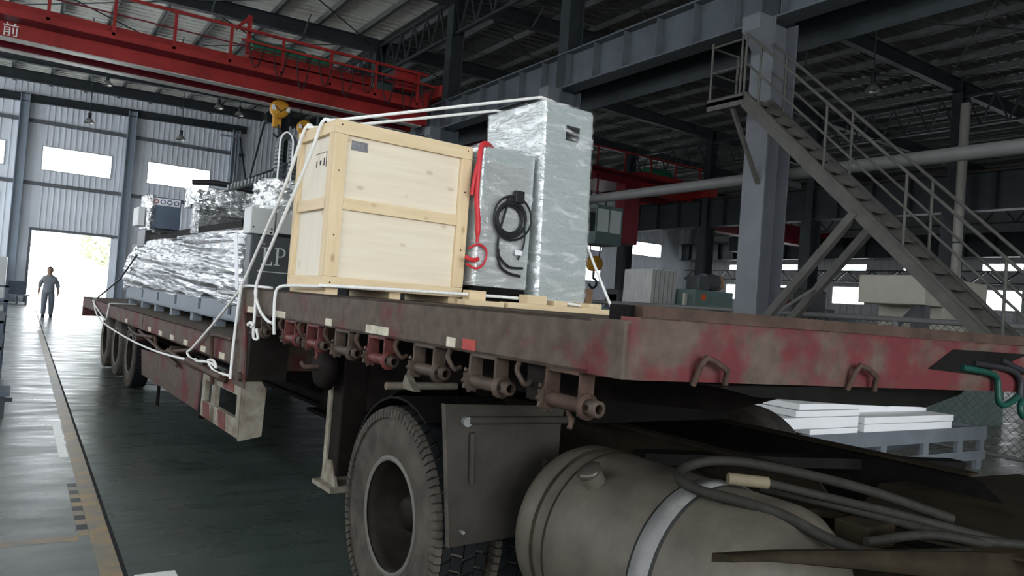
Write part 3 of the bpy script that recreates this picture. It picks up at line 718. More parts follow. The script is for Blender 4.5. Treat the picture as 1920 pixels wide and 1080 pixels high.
part('knee_brace', MB().bar((sx0+0.05, Y0+0.3, Z0-0.08), (XC-0.3, CY[3]-0.1, 3.95), 0.07, 0.05), 'stair_grey', sr)
for x in (sx0+0.02, sx1-0.02):
    y1 = 6.02; part('raking_strut', MB().bar((x, y1, zs(y1)-0.12), (x, y1+2.9, 0.0), 0.11, 0.11), 'stair_grey', sr)
part('strut_tie', MB().bar((sx0+0.02, 7.4, 1.72), (sx1-0.02, 6.9, 2.3), 0.04, 0.04), 'stair_grey', sr)

# ================================================================== LOW-BED TRAILER  (frame T: b across, u along to the rear, z up)
B0, B1 = 1.70, 4.70
GZ0, GZ1, LZ0, LZ1 = 1.44, 1.63, 1.02, 1.21
U0, UN, UT = 1.74, 5.86, 15.9
tl = thing('lowbed_trailer', 'rusty red low-bed trailer with raised gooseneck carrying the crates', 'trailer', (3.2, 9.0, 0.0), 'T')
def tp(n, mb, mt, parent=None, label=None, kind=None): return part(n, mb, mt, parent or tl, label, kind)
# gooseneck deck and rails
front = [(B0, U0+0.02), (B0+0.05, U0-0.015), (2.41, 1.61), (3.15, 1.48), (3.80, 1.37), (4.2, 1.40), (B1-0.06, U0-0.03), (B1, U0)]
def rail_poly(b0, b1, z0, z1, u0, u1, lip=0.04, t=0.012):
    return MB()
tp('gooseneck_deck', MB().prism([(B0+0.02, UN)]+[(p, q+0.02) for p, q in front]+[(B1-0.02, UN)], 'z', GZ1-0.03, GZ1-0.002), 'deck_wood')
for s, b in ((1, B0), (-1, B1)):
    mb = MB(); x0, x1 = sorted((b, b+s*0.014)); mb.box(x0, x1, U0, UN, GZ0, GZ1)
    x0, x1 = sorted((b, b+s*0.07)); mb.box(x0, x1, U0, UN, GZ0, GZ0+0.012).box(x0, x1, U0, UN, GZ1-0.012, GZ1)
    tp('gooseneck_rail', mb, 'rail_red')
mb = MB()
for (p, q), (p2, q2) in zip(front[:-1], front[1:]):
    dn = Vector((p2-p, q2-q, 0)).normalized(); nn = Vector((-dn.y, dn.x, 0))*0.02
    mb.add([(p, q, GZ0), (p2, q2, GZ0), (p2, q2, GZ1+0.012), (p, q, GZ1+0.012), (p+nn.x, q+nn.y, GZ0), (p2+nn.x, q2+nn.y, GZ0), (p2+nn.x, q2+nn.y, GZ1+0.012), (p+nn.x, q+nn.y, GZ1+0.012)],
           [(0, 1, 2, 3), (7, 6, 5, 4), (0, 4, 5, 1), (3, 2, 6, 7), (1, 5, 6, 2), (0, 3, 7, 4)])
fb = tp('front_beam', mb, 'front_red', label='front beam with more red paint left')
mb = MB()
for (p, q), (p2, q2) in zip(front[1:-2], front[2:-1]):
    dn = Vector((p2-p, q2-q, 0)).normalized(); nn = Vector((-dn.y, dn.x, 0)); o_ = nn*-0.012; i_ = nn*0.05
    z0, z1 = GZ1+0.013, GZ1+0.052
    mb.add([(p+o_.x, q+o_.y, z0), (p2+o_.x, q2+o_.y, z0), (p2+o_.x, q2+o_.y, z1), (p+o_.x, q+o_.y, z1), (p+i_.x, q+i_.y, z0), (p2+i_.x, q2+i_.y, z0), (p2+i_.x, q2+i_.y, z1), (p+i_.x, q+i_.y, z1)],
           [(0, 1, 2, 3), (7, 6, 5, 4), (0, 4, 5, 1), (3, 2, 6, 7), (1, 5, 6, 2), (0, 3, 7, 4)])
tp('stop_angle', mb, 'rust_brown', label='brown steel lip along the front edge')
tp('corner_plate', MB().bev(B0-0.006, B0+0.012, U0-0.005, U0+0.16, GZ0, GZ1, 0.004), 'rail_red')
tp('stub_post', MB().box(B0+0.02, B0+0.07, 1.76, 1.84, GZ1, GZ1+0.05), 'chassis_black')
# black plate painting the shade of the coupling recess in the front
def on_front(b): return 1.72-(b-1.76)*0.1716
vs = [(b, on_front(b)-o_, z) for o_ in (0.004, -0.02) for b, z in ((3.14, 1.522), (3.29, 1.607), (3.80, 1.607), (3.46, 1.505))]
tp('recess_shade_plate', MB().add(vs, [(0, 1, 2, 3), (7, 6, 5, 4), (0, 4, 5, 1), (1, 5, 6, 2), (2, 6, 7, 3), (3, 7, 4, 0)]), 'chassis_black', fb, 'black slanted plate painting the shade of the coupling recess')
for b, uu in ((1.97, 1.69), (2.69, 1.565)):                              # bent rod loops on the front beam
    tp('rope_loop', MB().tube([(b, uu-0.01, GZ0-0.01), (b+0.005, uu-0.035, GZ0+0.06), (b+0.02, uu-0.045, GZ0+0.085), (b+0.05, uu-0.055, GZ0+0.075), (b+0.11, uu-0.06, GZ0+0.045), (b+0.115, uu-0.05, GZ0-0.01)], 0.011, 8), 'rust_brown', fb)
# gooseneck understructure
tp('kingpin_plate', MB().prism([(2.0, 1.435), (2.2, 1.40), (2.8, 1.365), (3.4, 1.345), (3.72, 1.40), (3.78, 1.435)], 'y', 1.60, 4.4), 'chassis_black')
for b in (2.55, 3.85):
    mb = MB(); mb.prism([(1.62, GZ0-0.02), (5.9, GZ0-0.02), (6.3, 0.62), (5.6, 0.62), (4.6, 1.08), (2.0, 1.28)], 'x', b-0.02, b+0.02)
    mb.prism([(5.55, 0.60), (6.35, 0.60), (6.35, 0.63), (5.55, 0.63)], 'x', b-0.1, b+0.1)
    tp('neck_beam', mb, 'trailer_dark')
for u in (2.4, 3.2, 4.0, 4.8, 5.6): tp('crossmember', MB().box(B0+0.08, B1-0.08, u-0.04, u+0.04, GZ0-0.02, GZ1-0.03), 'trailer_dark')
# neck plate at the step down
tp('neck_plate', MB().prism([(UN, GZ1), (UN+0.07, GZ1), (UN+0.16, 0.88), (UN-0.16, 0.88), (UN-0.10, 1.30), (UN-0.02, GZ0)], 'x', B0-0.004, B0+0.012), 'rail_red')
tp('neck_wall', MB().box(B0+0.012, B1-0.012, UN-0.015, UN+0.0, 1.0, GZ1), 'rail_red')
tp('neck_gusset', MB().box(B0+0.01, B0+0.30, UN-0.20, UN-0.03, 0.95, 1.32), 'trailer_dark')
tp('neck_tube', MB().cyl((B0-0.03, UN-0.09, 0.96), (B0+0.15, UN-0.09, 0.96), 0.035, 12), 'rust_brown')
# lower deck
tp('lower_deck', MB().box(B0+0.02, B1-0.02, UN+0.05, UT-0.02, LZ1-0.05, LZ1-0.005), 'deck_wood')
for s, b in ((1, B0), (-1, B1)):
    mb = MB(); x0, x1 = sorted((b, b+s*0.014)); mb.box(x0, x1, UN+0.1, 9.9, LZ0, LZ1).box(x0, x1, 9.93, UT, LZ0, LZ1)
    x0, x1 = sorted((b, b+s*0.06)); mb.box(x0, x1, UN+0.1, UT, LZ0, LZ0+0.012).box(x0, x1, UN+0.1, UT, LZ1-0.012, LZ1)
    tp('lower_rail', mb, 'lower_red')
tp('tail_beam', MB().box(B0, B1, UT, UT+0.05, 0.86, LZ1), 'lower_red')
tp('tail_light_bar', MB().box(B0+0.05, B0+0.9, UT+0.05, UT+0.09, 0.90, 1.02), 'tape_red')
for b in (2.65, 3.75): tp('main_beam', MB().box(b-0.08, b+0.08, 6.0, UT-0.1, 0.62, 0.65).box(b-0.012, b+0.012, 6.0, UT-0.1, 0.65, LZ1-0.06), 'trailer_dark')
for k in range(9): tp('outrigger', MB().prism([(B0+0.02, LZ1-0.06), (2.62, LZ1-0.06), (2.62, 0.72), (B0+0.02, LZ0+0.02)], 'y', 6.6+k*1.0, 6.63+k*1.0), 'trailer_dark')
# red side skirt (tool box) below the lower deck
sk = tp('side_skirt', MB().prism([(7.10, 0.90), (10.2, 0.76), (10.05, 0.47), (7.14, 0.47)], 'x', 1.76, 1.775), 'lower_red', label='faded red side skirt panel')
tp('skirt_edge', MB().prism([(7.02, 0.96), (7.10, 0.96), (7.16, 0.44), (7.10, 0.42)], 'x', 1.74, 1.80), 'chassis_black', sk)
tp('drain_rod', MB().cyl((1.80, 9.2, 0.48), (1.80, 9.2, 0.22), 0.02, 6), 'chassis_black', sk)
# rods and pipework above the skirt
for p in ([(1.74, 6.1, 0.93), (1.70, 7.2, 0.87), (1.70, 8.4, 0.92)], [(1.72, 7.5, 1.0), (1.72, 8.9, 0.86), (1.72, 9.2, 0.99)], [(1.72, 8.0, 0.80), (1.72, 10.2, 0.99)], [(1.72, 9.3, 0.98), (1.72, 10.4, 0.93), (1.73, 11.0, 0.98)]):
    tp('side_pipe', MB().tube(bez(p, 4), 0.02, 8), 'rust_brown')
tp('grab_loop', MB().tube(bez([(1.69, 6.55, 0.80), (1.66, 6.55, 1.16), (1.66, 6.45, 1.22), (1.67, 5.98, 1.22)], 5), 0.018, 8), 'rust_brown')
for u, z in ((8.3, 0.92), (10.3, 0.90), (6.25, 0.90)): tp('side_roller', MB().cyl((1.70, u, z), (1.95, u, z), 0.05, 12), 'rust_brown')
tp('cross_rod', MB().cyl((1.66, 6.15, 0.90), (1.66, 7.35, 0.92), 0.03, 10), 'rust_brown')
# white side guard with red chevron
sg = tp('side_guard', MB().box(1.72, 1.76, 5.80, 5.92, 0.48, 0.92).box(1.72, 1.76, 6.55, 6.66, 0.48, 0.92).box(1.72, 1.76, 6.88, 6.98, 0.48, 0.92).box(1.72, 1.76, 5.92, 6.88, 0.80, 0.92).box(1.72, 1.76, 5.92, 6.88, 0.48, 0.62), 'guard_white', label='dirty white side guard frame')
tp('guard_front', MB().prism([(1.72, 0.47), (1.89, 0.50), (1.90, 0.86), (1.86, 0.92), (1.72, 0.92)], 'y', 5.79, 5.83), 'guard_white', sg)
for u in (6.25, 6.75): tp('guard_stripe', MB().prism([(u-0.10, 0.485), (u+0.10, 0.485), (u+0.16, 0.615), (u-0.04, 0.615)], 'x', 1.714, 1.722), 'faded_red', sg)
tp('guard_stripe', MB().prism([(6.0, 0.81), (6.3, 0.81), (6.36, 0.91), (6.06, 0.91)], 'x', 1.714, 1.722), 'faded_red', sg)
# tape left on the rails
for u0, u1 in ((5.60, 5.76), (4.92, 5.12), (4.13, 4.22), (3.40, 3.66), (2.76, 2.83)):
    tp('tape_remnant', MB().box(B0-0.004, B0, u0, u1, GZ0+0.01, GZ0+0.052), 'tape_cream')
tp('tape_remnant', MB().box(B0-0.004, B0, 2.60, 2.70, GZ0+0.01, GZ0+0.055), 'tape_red', label='red tape remnant')
for u in (11.08, 9.48, 8.86, 8.27, 7.67, 6.99, 6.38): tp('tape_remnant', MB().box(B0-0.004, B0, u-0.10, u+0.06, LZ0+0.015, LZ0+0.065), 'tape_cream')
# ratchet winches under the gooseneck rail
def winch(u, mt, lv):
    wn = tp('winch', MB().box(B0+0.0, B0+0.06, u+0.085, u+0.10, 1.29, GZ0).box(B0, B0+0.06, u-0.10, u-0.085, 1.29, GZ0).box(B0, B0+0.10, u-0.10, u+0.10, GZ0-0.012, GZ0), mt)
    c = (B0+0.025, 1.325)
    tp('spool', MB().cyl((c[0], u-0.09, c[1]), (c[0], u+0.09, c[1]), 0.027, 14), mt, wn)
    g = MB(); n = 10; prof = []
    for i in range(2*n): r = 0.052 if i % 2 == 0 else 0.041; a = PI*i/n; prof.append((c[0]+r*math.cos(a), c[1]+r*math.sin(a)))
    g.prism(prof, 'y', u+0.10, u+0.115); tp('ratchet', g, 'winch_steel', wn)
    tp('drum_flange', MB().lathe([(-0.01, 0), (-0.01, 0.046), (0.004, 0.046), (0.004, 0)], (c[0], u-0.106, c[1]), (0, 1, 0), 16), mt, wn)
    tp('hub', MB().lathe([(-0.055, 0.017), (-0.055, 0.029), (0.0, 0.029), (0.0, 0.017), (-0.055, 0.017)], (c[0], u-0.115, c[1]), (0, 1, 0), 14), 'winch_steel', wn)
    tp('hub_hole', MB().cyl((c[0]-0.0305, u-0.135, c[1]+0.002), (c[0]-0.02, u-0.135, c[1]+0.002), 0.010, 8), 'chassis_black', wn)
    tp('pawl', MB().tube([(c[0], u+0.12, c[1]+0.07), (c[0]-0.005, u+0.12, c[1]+0.04), (c[0]-0.03, u+0.12, c[1]+0.045)], 0.009, 6), mt, wn)
    if lv: tp('handle', MB().tube(bez([(c[0], u-0.01, 1.30), (c[0]+0.01, u-0.02, 1.26), (c[0], u-0.025, 1.235)], 4), 0.010, 6), mt, wn)
for i, u in enumerate((2.03, 2.54, 3.03, 3.53, 3.97, 4.42, 4.82)): winch(u, ('rust_brown', 'winch_steel', 'winch_steel', 'winch_red', 'winch_steel', 'winch_red', 'winch_red')[i], i in (0, 5))
winch(5.50, 'winch_steel', False)
for u in (2.29, 2.80, 3.30, 3.76, 4.21, 4.64, 5.0, 5.25):
    tp('rope_hook', MB().tube(bez([(B0+0.02, u+0.02, GZ0+0.005), (B0-0.005, u+0.005, GZ0-0.03), (B0+0.0, u-0.012, GZ0-0.06), (B0+0.02, u-0.02, GZ0-0.085), (B0+0.05, u-0.015, GZ0-0.075)], 4), 0.011, 8), 'rust_brown' if u > 3 else 'winch_steel')
tp('hanger_plate', MB().box(B0+0.05, B0+0.065, 2.14, 2.30, 1.30, GZ0), 'trailer_dark')
# landing leg
lg = tp('landing_leg', MB().bev(2.06, 2.24, 4.72, 4.90, 0.42, 1.40, 0.01), 'trailer_dark', label='square landing leg')
tp('leg_edge', MB().box(2.045, 2.062, 4.875, 4.93, 0.42, 1.20), 'guard_white', lg)
tp('foot', MB().box(2.00, 2.30, 4.66, 4.98, 0.33, 0.36).prism([(4.70, 0.36), (4.96, 0.36), (4.92, 0.50), (4.80, 0.52)], 'x', 2.05, 2.07), 'guard_white', lg)
tp('gearbox', MB().lathe([(-0.05, 0), (-0.05, 0.13), (0.02, 0.16), (0.02, 0)], (1.98, 4.85, 1.14), (1, 0, 0), 18), 'trailer_dark', lg)
tp('crank_shaft', MB().tube([(1.95, 4.86, 1.14), (1.86, 4.92, 1.13), (1.86, 4.98, 1.15)], 0.018, 8), 'rust_brown', lg)
lg2 = tp('landing_leg', MB().bev(4.16, 4.34, 4.72, 4.90, 0.42, 1.40, 0.01), 'trailer_dark')
tp('foot', MB().box(4.1, 4.4, 4.66, 4.98, 0.33, 0.36), 'guard_white', lg2)
tp('leg_brace', MB().bar((2.24, 4.8, 0.72), (4.16, 4.8, 0.72), 0.05, 0.05), 'rust_brown', lg)

# ------------------------------------------------------------------ tyres
def tyre(parent, cb, u, R=0.548, wd=0.28, side=-1, lugs=44, detail=True, rimr=0.29):
    """wheel whose outer face looks towards side*b; returns the tyre part"""
    ax = (1, 0, 0); c = (cb, u, R); s = side
    h = wd/2
    prof = [(-h*0.80, rimr-0.01), (-h*0.95, rimr+0.03), (-h, rimr+0.10), (-h*0.98, R-0.10), (-h*0.90, R-0.035), (-h*0.82, R-0.018), (h*0.82, R-0.018), (h*0.90, R-0.035), (h*0.98, R-0.10), (h, rimr+0.10), (h*0.95, rimr+0.03), (h*0.80, rimr-0.01)]
    body = MB().lathe(prof, c, ax, 56)
    if detail:                                     # shoulder blocks reaching down the sidewall
        for i in range(lugs*2):
            a = 2*PI*i/(lugs*2); da = PI/lugs*0.74; vs = []
            for t_ in (a, a+da):
                for sx_, rr in ((-h*0.80, R-0.004), (-h*1.0, R-0.014), (-h*1.03, R-0.06), (-h*0.80, R-0.05)):
                    vs.append((cb+sx_, u+rr*math.cos(t_), R+rr*math.sin(t_)))
            body.add(vs, [(0, 1, 5, 4), (1, 2, 6, 5), (0, 3, 2, 1), (4, 5, 6, 7), (2, 3, 7, 6)])
    ty = part('tyre', body, 'tyre_side', parent)
    if detail:
        mb = MB()
        for i in range(lugs):
            a0 = 2*PI*i/lugs
            for k, (x0, x1, off) in enumerate(((-0.78, -0.48, 0.0), (-0.46, -0.03, 0.5), (0.03, 0.46, 0.0), (0.50, 0.90, 0.5))):
                a = a0+off*2*PI/lugs; da = 2*PI/lugs*0.80; vs = []
                for t_ in (a, a+da):
                    sk_ = 0.25*2*PI/lugs*(1 if k % 2 else -1)
                    for xx, tt in ((x0*h, t_), (x1*h, t_+sk_)):
                        r1 = R-0.030 if abs(xx) > 0.8*h else R-0.022
                        r2_ = R-0.006 if abs(xx) > 0.8*h else R
                        vs += [(cb+xx, u+r1*math.cos(tt), R+r1*math.sin(tt)), (cb+xx, u+r2_*math.cos(tt), R+r2_*math.sin(tt))]
                mb.add(vs, [(0, 2, 3, 1), (4, 5, 7, 6), (0, 1, 5, 4), (2, 6, 7, 3), (1, 3, 7, 5)])
        part('tread', mb, 'tyre_tread', ty, kind='stuff')
    o = s*h*0.86
    rim = part('rim', MB().lathe([(o, rimr), (o-s*0.01, rimr-0.022), (o-s*0.05, rimr-0.035), (o-s*0.22, rimr-0.05), (o-s*0.235, 0.15), (o-s*0.235, 0.0)], c, ax, 36), 'rim_steel', parent)
    part('rim_flange', MB().lathe([(o+s*0.004, rimr-0.018), (o+s*0.012, rimr+0.002), (o, rimr+0.012), (o-s*0.02, rimr)], c, ax, 40), 'rim_edge', rim)
    part('hub', MB().lathe([(o-s*0.235, 0.11), (o-s*0.15, 0.11), (o-s*0.11, 0.085), (o-s*0.09, 0.075), (o-s*0.09, 0.0)], c, ax, 20), 'rim_steel', rim)
    nt = None
    for i in range(10):
        a = 2*PI*i/10
        part('wheel_nut', MB().cyl((cb+o-s*0.20, u+0.175*math.cos(a), R+0.175*math.sin(a)), (cb+o-s*0.165, u+0.175*math.cos(a), R+0.175*math.sin(a)), 0.016, 6), 'rim_steel', rim)
    return ty
for i, u in enumerate((12.45, 13.75, 15.05)):
    wl = tp('axle', MB().cyl((2.3, u, 0.50), (4.1, u, 0.50), 0.07, 12), 'trailer_dark')
    tyre(wl, 2.10, u, R=0.50, wd=0.24, detail=(i == 0)); 
    tyre(wl, 4.30, u, R=0.50, wd=0.24, side=1, detail=False)
    tp('mudguard', MB().lathe([(-0.14, 0.545), (0.14, 0.545)], (2.10, u, 0.50), (1, 0, 0), 14, 0.0, 2*PI) if False else MB().box(1.98, 2.24, u-0.5, u+0.5, 1.0, 1.015), 'trailer_dark')

# hoses at the front of the trailer
for k, (mt, pts) in enumerate((('green_hose', [(3.34, 1.44, 1.535), (3.48, 1.40, 1.52), (3.545, 1.39, 1.50), (3.555, 1.385, 1.45), (3.56, 1.38, 1.40), (3.60, 1.375, 1.385), (3.66, 1.37, 1.40), (3.73, 1.365, 1.43), (3.85, 1.36, 1.46)]),
                               ('green_hose', [(3.85, 1.36, 1.46), (3.76, 1.35, 1.43), (3.70, 1.35, 1.385), (3.71, 1.345, 1.345), (3.77, 1.34, 1.335), (3.83, 1.34, 1.37), (3.90, 1.34, 1.42)]),
                               ('cable_black', [(3.42, 1.43, 1.555), (3.65, 1.38, 1.535), (3.72, 1.365, 1.49), (3.72, 1.36, 1.42), (3.78, 1.35, 1.37), (3.9, 1.34, 1.37)]),
                               ('cable_black', [(3.60, 1.40, 1.575), (3.78, 1.36, 1.53), (4.0, 1.34, 1.54)]))):
    tp('air_hose', MB().tube(bez(pts, 6), 0.014, 8), mt, fb)

# ================================================================== TRACTOR CHASSIS
tc_ = thing('tractor_chassis', 'dusty truck tractor chassis coupled under the trailer gooseneck', 'truck', (1.81, 3.41, 0.0), 'T')
tc_.rotation_euler = (0, 0, AL-math.radians(1.8))
def cp(n, mb, mt, parent=None, label=None, kind=None): return part(n, mb, mt, parent or tc_, label, kind)
for b, gus in ((2.86, True), (3.70, False)):
    cp('frame_rail', MB().prism([(-0.5, 0.90), (1.50, 0.90), (1.66, 0.96), (1.76, 1.05), (1.84, 1.06), (4.4, 1.06), (4.4, 0.76), (-0.5, 0.70)] if gus else [(1.50, 1.03), (1.60, 1.06), (4.4, 1.06), (4.4, 0.76), (-0.5, 0.70), (-0.5, 0.95), (1.40, 0.95)], 'x', b-0.008, b+0.008), 'chassis_brown' if gus else 'chassis_black')
    cp('rail_flange', MB().box(b-0.04, b+0.04, 1.80 if gus else 1.55, 4.4, 1.055, 1.068), 'chassis_brown')
for u in (0.6, 1.6, 2.6, 3.9): cp('crossmember', MB().box(2.87, 3.69, u-0.05, u+0.05, 0.74, 0.90), 'chassis_black')
fwl = cp('fifth_wheel', MB().prism([(2.78, 2.75), (3.0, 2.45), (3.4, 2.45), (3.62, 2.75), (3.62, 3.5), (3.35, 3.75), (3.05, 3.75), (2.78, 3.5)], 'z', 1.24, 1.29), 'chassis_black', label='greasy black fifth wheel plate')
cp('pedestal', MB().prism([(2.78, 1.24), (3.62, 1.24), (3.75, 1.07), (2.65, 1.07)], 'y', 2.95, 3.25), 'chassis_black', fwl)
for b, s in ((1.91, -1), (4.45, 1)):
    wl = cp('wheel_assembly', MB().cyl((b, 3.41, 0.548), (b-s*0.9, 3.41, 0.548), 0.08, 12), 'chassis_black')
    tyre(wl, b, 3.41, side=s, detail=(s < 0)); 
    if s < 0: tyre(wl, b+0.32, 3.41, side=s, detail=True)
cp('axle_housing', MB().lathe([(-0.6, 0.10), (-0.3, 0.14), (-0.12, 0.24), (0.12, 0.24), (0.3, 0.14), (0.6, 0.10)], (3.2, 3.41, 0.55), (1, 0, 0), 18), 'chassis_black')
# black arch behind the tyre, and the grey mud flap in front of it
arch = MB(); c_ = (1.98, 3.41, 0.548)
for i in range(12):
    a0, a1 = math.radians(60+i*10.5), math.radians(60+(i+1)*10.5); vs = []
    for a in (a0, a1):
        for b in (1.80, 2.36):
            for r in (0.585, 0.597): vs.append((b, c_[1]+r*math.cos(PI-a), c_[2]+r*math.sin(a)) if False else (b, c_[1]-r*math.cos(a), c_[2]+r*math.sin(a)))
    arch.add(vs, [(0, 1, 3, 2), (4, 6, 7, 5), (0, 2, 6, 4), (1, 5, 7, 3), (0, 4, 5, 1), (2, 3, 7, 6)])
cp('wheel_arch', arch, 'chassis_black')
cp('arch_bracket', MB().tube([(1.86, 3.72, 1.16), (2.3, 3.72, 1.16)], 0.022, 8).prism([(3.56, 1.15), (3.68, 1.23), (3.72, 1.15)], 'x', 1.95, 1.99), 'guard_white')
fp = cp('mud_flap', MB().prism([(1.775, 0.585), (2.34, 0.60), (2.34, 1.10), (2.36, 1.19), (1.70, 1.205)], 'y', 2.775, 2.79), 'flap_grey', label='dusty grey sheet mud flap')
cp('flap_edge', MB().prism([(1.771, 0.585), (1.776, 0.585), (1.702, 1.207), (1.697, 1.207)], 'y', 2.770, 2.795), 'tyre_side', fp)
cp('flap_stay', MB().cyl((1.82, 2.762, 1.135), (2.4, 2.762, 1.125), 0.018, 8), 'flap_grey', fp)
cp('flap_stay', MB().cyl((1.845, 2.765, 1.08), (1.86, 2.765, 0.86), 0.014, 8), 'flap_grey', fp)
for b, z in ((1.81, 1.13), (1.83, 0.65)): cp('bolt', MB().cyl((b, 2.75, z), (b, 2.775, z), 0.022 if z > 1 else 0.008, 10), 'tank_strap', fp)
# cylindrical tank
tb, tz, tr_ = 2.30, 0.70, 0.36
tk = cp('fuel_tank', MB().lathe([(1.34, 0.0), (1.355, 0.14), (1.38, 0.24), (1.42, 0.315), (1.48, 0.352), (1.52, tr_), (2.38, tr_), (2.40, tr_-0.006), (2.42, tr_), (2.50, tr_), (2.54, 0.345), (2.58, 0.29), (2.61, 0.18), (2.62, 0.0)], (tb, 0, tz), (0, 1, 0), 56), 'tank_steel', label='dusty steel cylinder tank with domed ends')
for u in (2.33, 2.41): cp('seam_bead', MB().lathe([(u-0.006, tr_-0.002), (u-0.003, tr_+0.004), (u+0.003, tr_+0.004), (u+0.006, tr_-0.002)], (tb, 0, tz), (0, 1, 0), 56), 'chassis_brown', tk)
cp('strap', MB().lathe([(1.755, tr_+0.001), (1.755, tr_+0.007), (1.84, tr_+0.007), (1.84, tr_+0.001)], (tb, 0, tz), (0, 1, 0), 56), 'tank_strap', tk, 'bright metal strap')
cp('strap_rubber', MB().lathe([(1.742, tr_+0.0), (1.742, tr_+0.003), (1.853, tr_+0.003), (1.853, tr_)], (tb, 0, tz), (0, 1, 0), 56), 'black_rubber', tk)
ca = math.radians(128); d_ = Vector((math.cos(ca), 0, math.sin(ca))); pc = Vector((tb, 2.20, tz))+d_*tr_
nk = cp('filler_neck', MB().cyl(pc-d_*0.02, pc+d_*0.05, 0.045, 18), 'tank_steel', tk)
cp('filler_cap', MB().lathe([(0, 0.048), (0.012, 0.05), (0.02, 0.04), (0.026, 0.0)], pc+d_*0.05, d_, 18), 'cap_steel', nk, 'shiny filler cap')
cp('tank_bracket', MB().prism([(2.55, 0.36), (2.76, 0.36), (2.76, 0.95), (2.66, 0.95)], 'y', 1.66, 1.72), 'chassis_black', tk)
cp('tank_bracket', MB().prism([(2.55, 0.36), (2.76, 0.36), (2.76, 0.95), (2.66, 0.95)], 'y', 2.3, 2.36), 'chassis_black', tk)
# hoses looping over the tank and along the frame
cp('brake_hose', MB().tube(bez([(3.0, 1.30, 1.00), (2.75, 1.52, 1.08), (2.52, 1.76, 1.12), (2.36, 1.86, 1.125), (2.22, 1.88, 1.10), (2.14, 1.82, 1.08), (2.13, 1.72, 1.065), (2.17, 1.60, 1.06), (2.24, 1.46, 1.04), (2.32, 1.35, 0.99), (2.45, 1.25, 0.955), (2.8, 1.15, 0.95)], 6), 0.019, 10), 'hose_grey', label='thick grey hose looping over the tank')
cp('hose_sleeve', MB().cyl((2.30, 1.74, 1.09), (2.42, 1.66, 1.085), 0.022, 10), 'sleeve_tan')
for pts in ([(2.42, 1.66, 1.085), (2.55, 1.56, 1.06), (2.72, 1.35, 1.03), (3.0, 1.1, 0.97)], [(2.5, 1.75, 1.04), (2.65, 1.45, 1.02), (2.85, 1.2, 0.98), (3.1, 1.0, 0.98)], [(2.45, 1.3, 0.98), (2.7, 1.22, 1.0), (3.0, 1.12, 0.96), (3.6, 1.0, 0.95)]):
    cp('brake_hose', MB().tube(bez(pts, 5), 0.016, 8), 'hose_grey')
cp('valve_block', MB().bev(2.55, 2.72, 1.35, 1.48, 0.92, 1.0, 0.01), 'chassis_brown')
# plates between the rails behind the cab and the fender at the lower edge
cp('catwalk_plate', MB().prism([(2.66, 1.50), (3.5, 1.86), (4.62, 1.74), (4.62, 0.6), (3.05, 0.6)], 'z', 0.955, 0.965), 'chassis_brown', label='brown catwalk plate')
cp('ramp_plate', MB().prism([(2.30, 1.02), (2.62, 0.99), (2.95, 0.93), (3.0, 0.90), (2.62, 0.965), (2.30, 0.995)], 'y', 1.6, 2.5), 'chassis_brown')
cp('cross_beam', MB().bar((2.5, 2.40, 1.02), (4.4, 1.95, 0.98), 0.10, 0.05), 'chassis_black')
cp('inner_panel', MB().prism([(2.1, 0.99), (2.6, 1.01), (2.9, 0.99), (3.15, 0.93), (3.15, 0.90), (2.1, 0.90)], 'y', 2.56, 2.58), 'chassis_brown')
ff = MB(); prev = None; FE = bez([(1.66, 1.20, 1.065), (1.89, 1.19, 1.05), (2.2, 1.14, 1.03), (2.6, 1.07, 1.0), (3.05, 1.04, 0.95)], 5)
for i, p in enumerate(FE):
    t_ = i/(len(FE)-1); h_ = 0.012+0.11*t_**1.6
    row = [(p.x, p.y, p.z), (p.x, p.y-0.02, p.z-h_), (p.x, p.y+0.05, p.z-h_-0.02), (p.x, p.y+0.05, p.z-0.01)]
    if prev: ff.add(prev+row, [(0, 1, 5, 4), (1, 2, 6, 5), (2, 3, 7, 6), (3, 0, 4, 7)], True)
    prev = row
ff.add([FE[0][:], (FE[0].x, FE[0].y-0.02, FE[0].z-0.012), (FE[0].x, FE[0].y+0.05, FE[0].z-0.032), (FE[0].x, FE[0].y+0.05, FE[0].z-0.01)], [(0, 1, 2, 3)])
cp('fender', ff, 'chassis_brown', label='rusty curved fender edge')

# ================================================================== CARGO
# ---- wooden crate
crt = thing('wooden_crate', 'tall plywood crate with pine battens standing on the gooseneck', 'crate', (2.24, 4.75, GZ1), 'T')
def kp(n, mb, mt, parent=None, label=None): return part(n, mb, mt, parent or crt, label)
cb0, cb1, cu0, cu1, cz0, cz1 = 1.745, 2.745, 4.42, 5.08, 1.675, 2.715
kp('side_panel', MB().box(cb0+0.03, cb1-0.03, cu0+0.026, cu0+0.038, cz0+0.02, cz1-0.01), 'plywood')
kp('side_panel', MB().box(cb0+0.03, cb1-0.03, cu1-0.038, cu1-0.026, cz0+0.02, cz1-0.01), 'plywood')
kp('end_panel', MB().box(cb0+0.026, cb0+0.038, cu0+0.04, cu1-0.04, cz0+0.02, cz1-0.01), 'plywood_end')
kp('end_panel', MB().box(cb1-0.038, cb1-0.026, cu0+0.04, cu1-0.04, cz0+0.02, cz1-0.01), 'plywood_end')
kp('lid', MB().box(cb0+0.005, cb1-0.005, cu0+0.005, cu1-0.005, cz1-0.012, cz1+0.002), 'plywood')
kp('floor_panel', MB().box(cb0+0.02, cb1-0.02, cu0+0.02, cu1-0.02, cz0+0.005, cz0+0.02), 'plywood')
W_ = 0.085
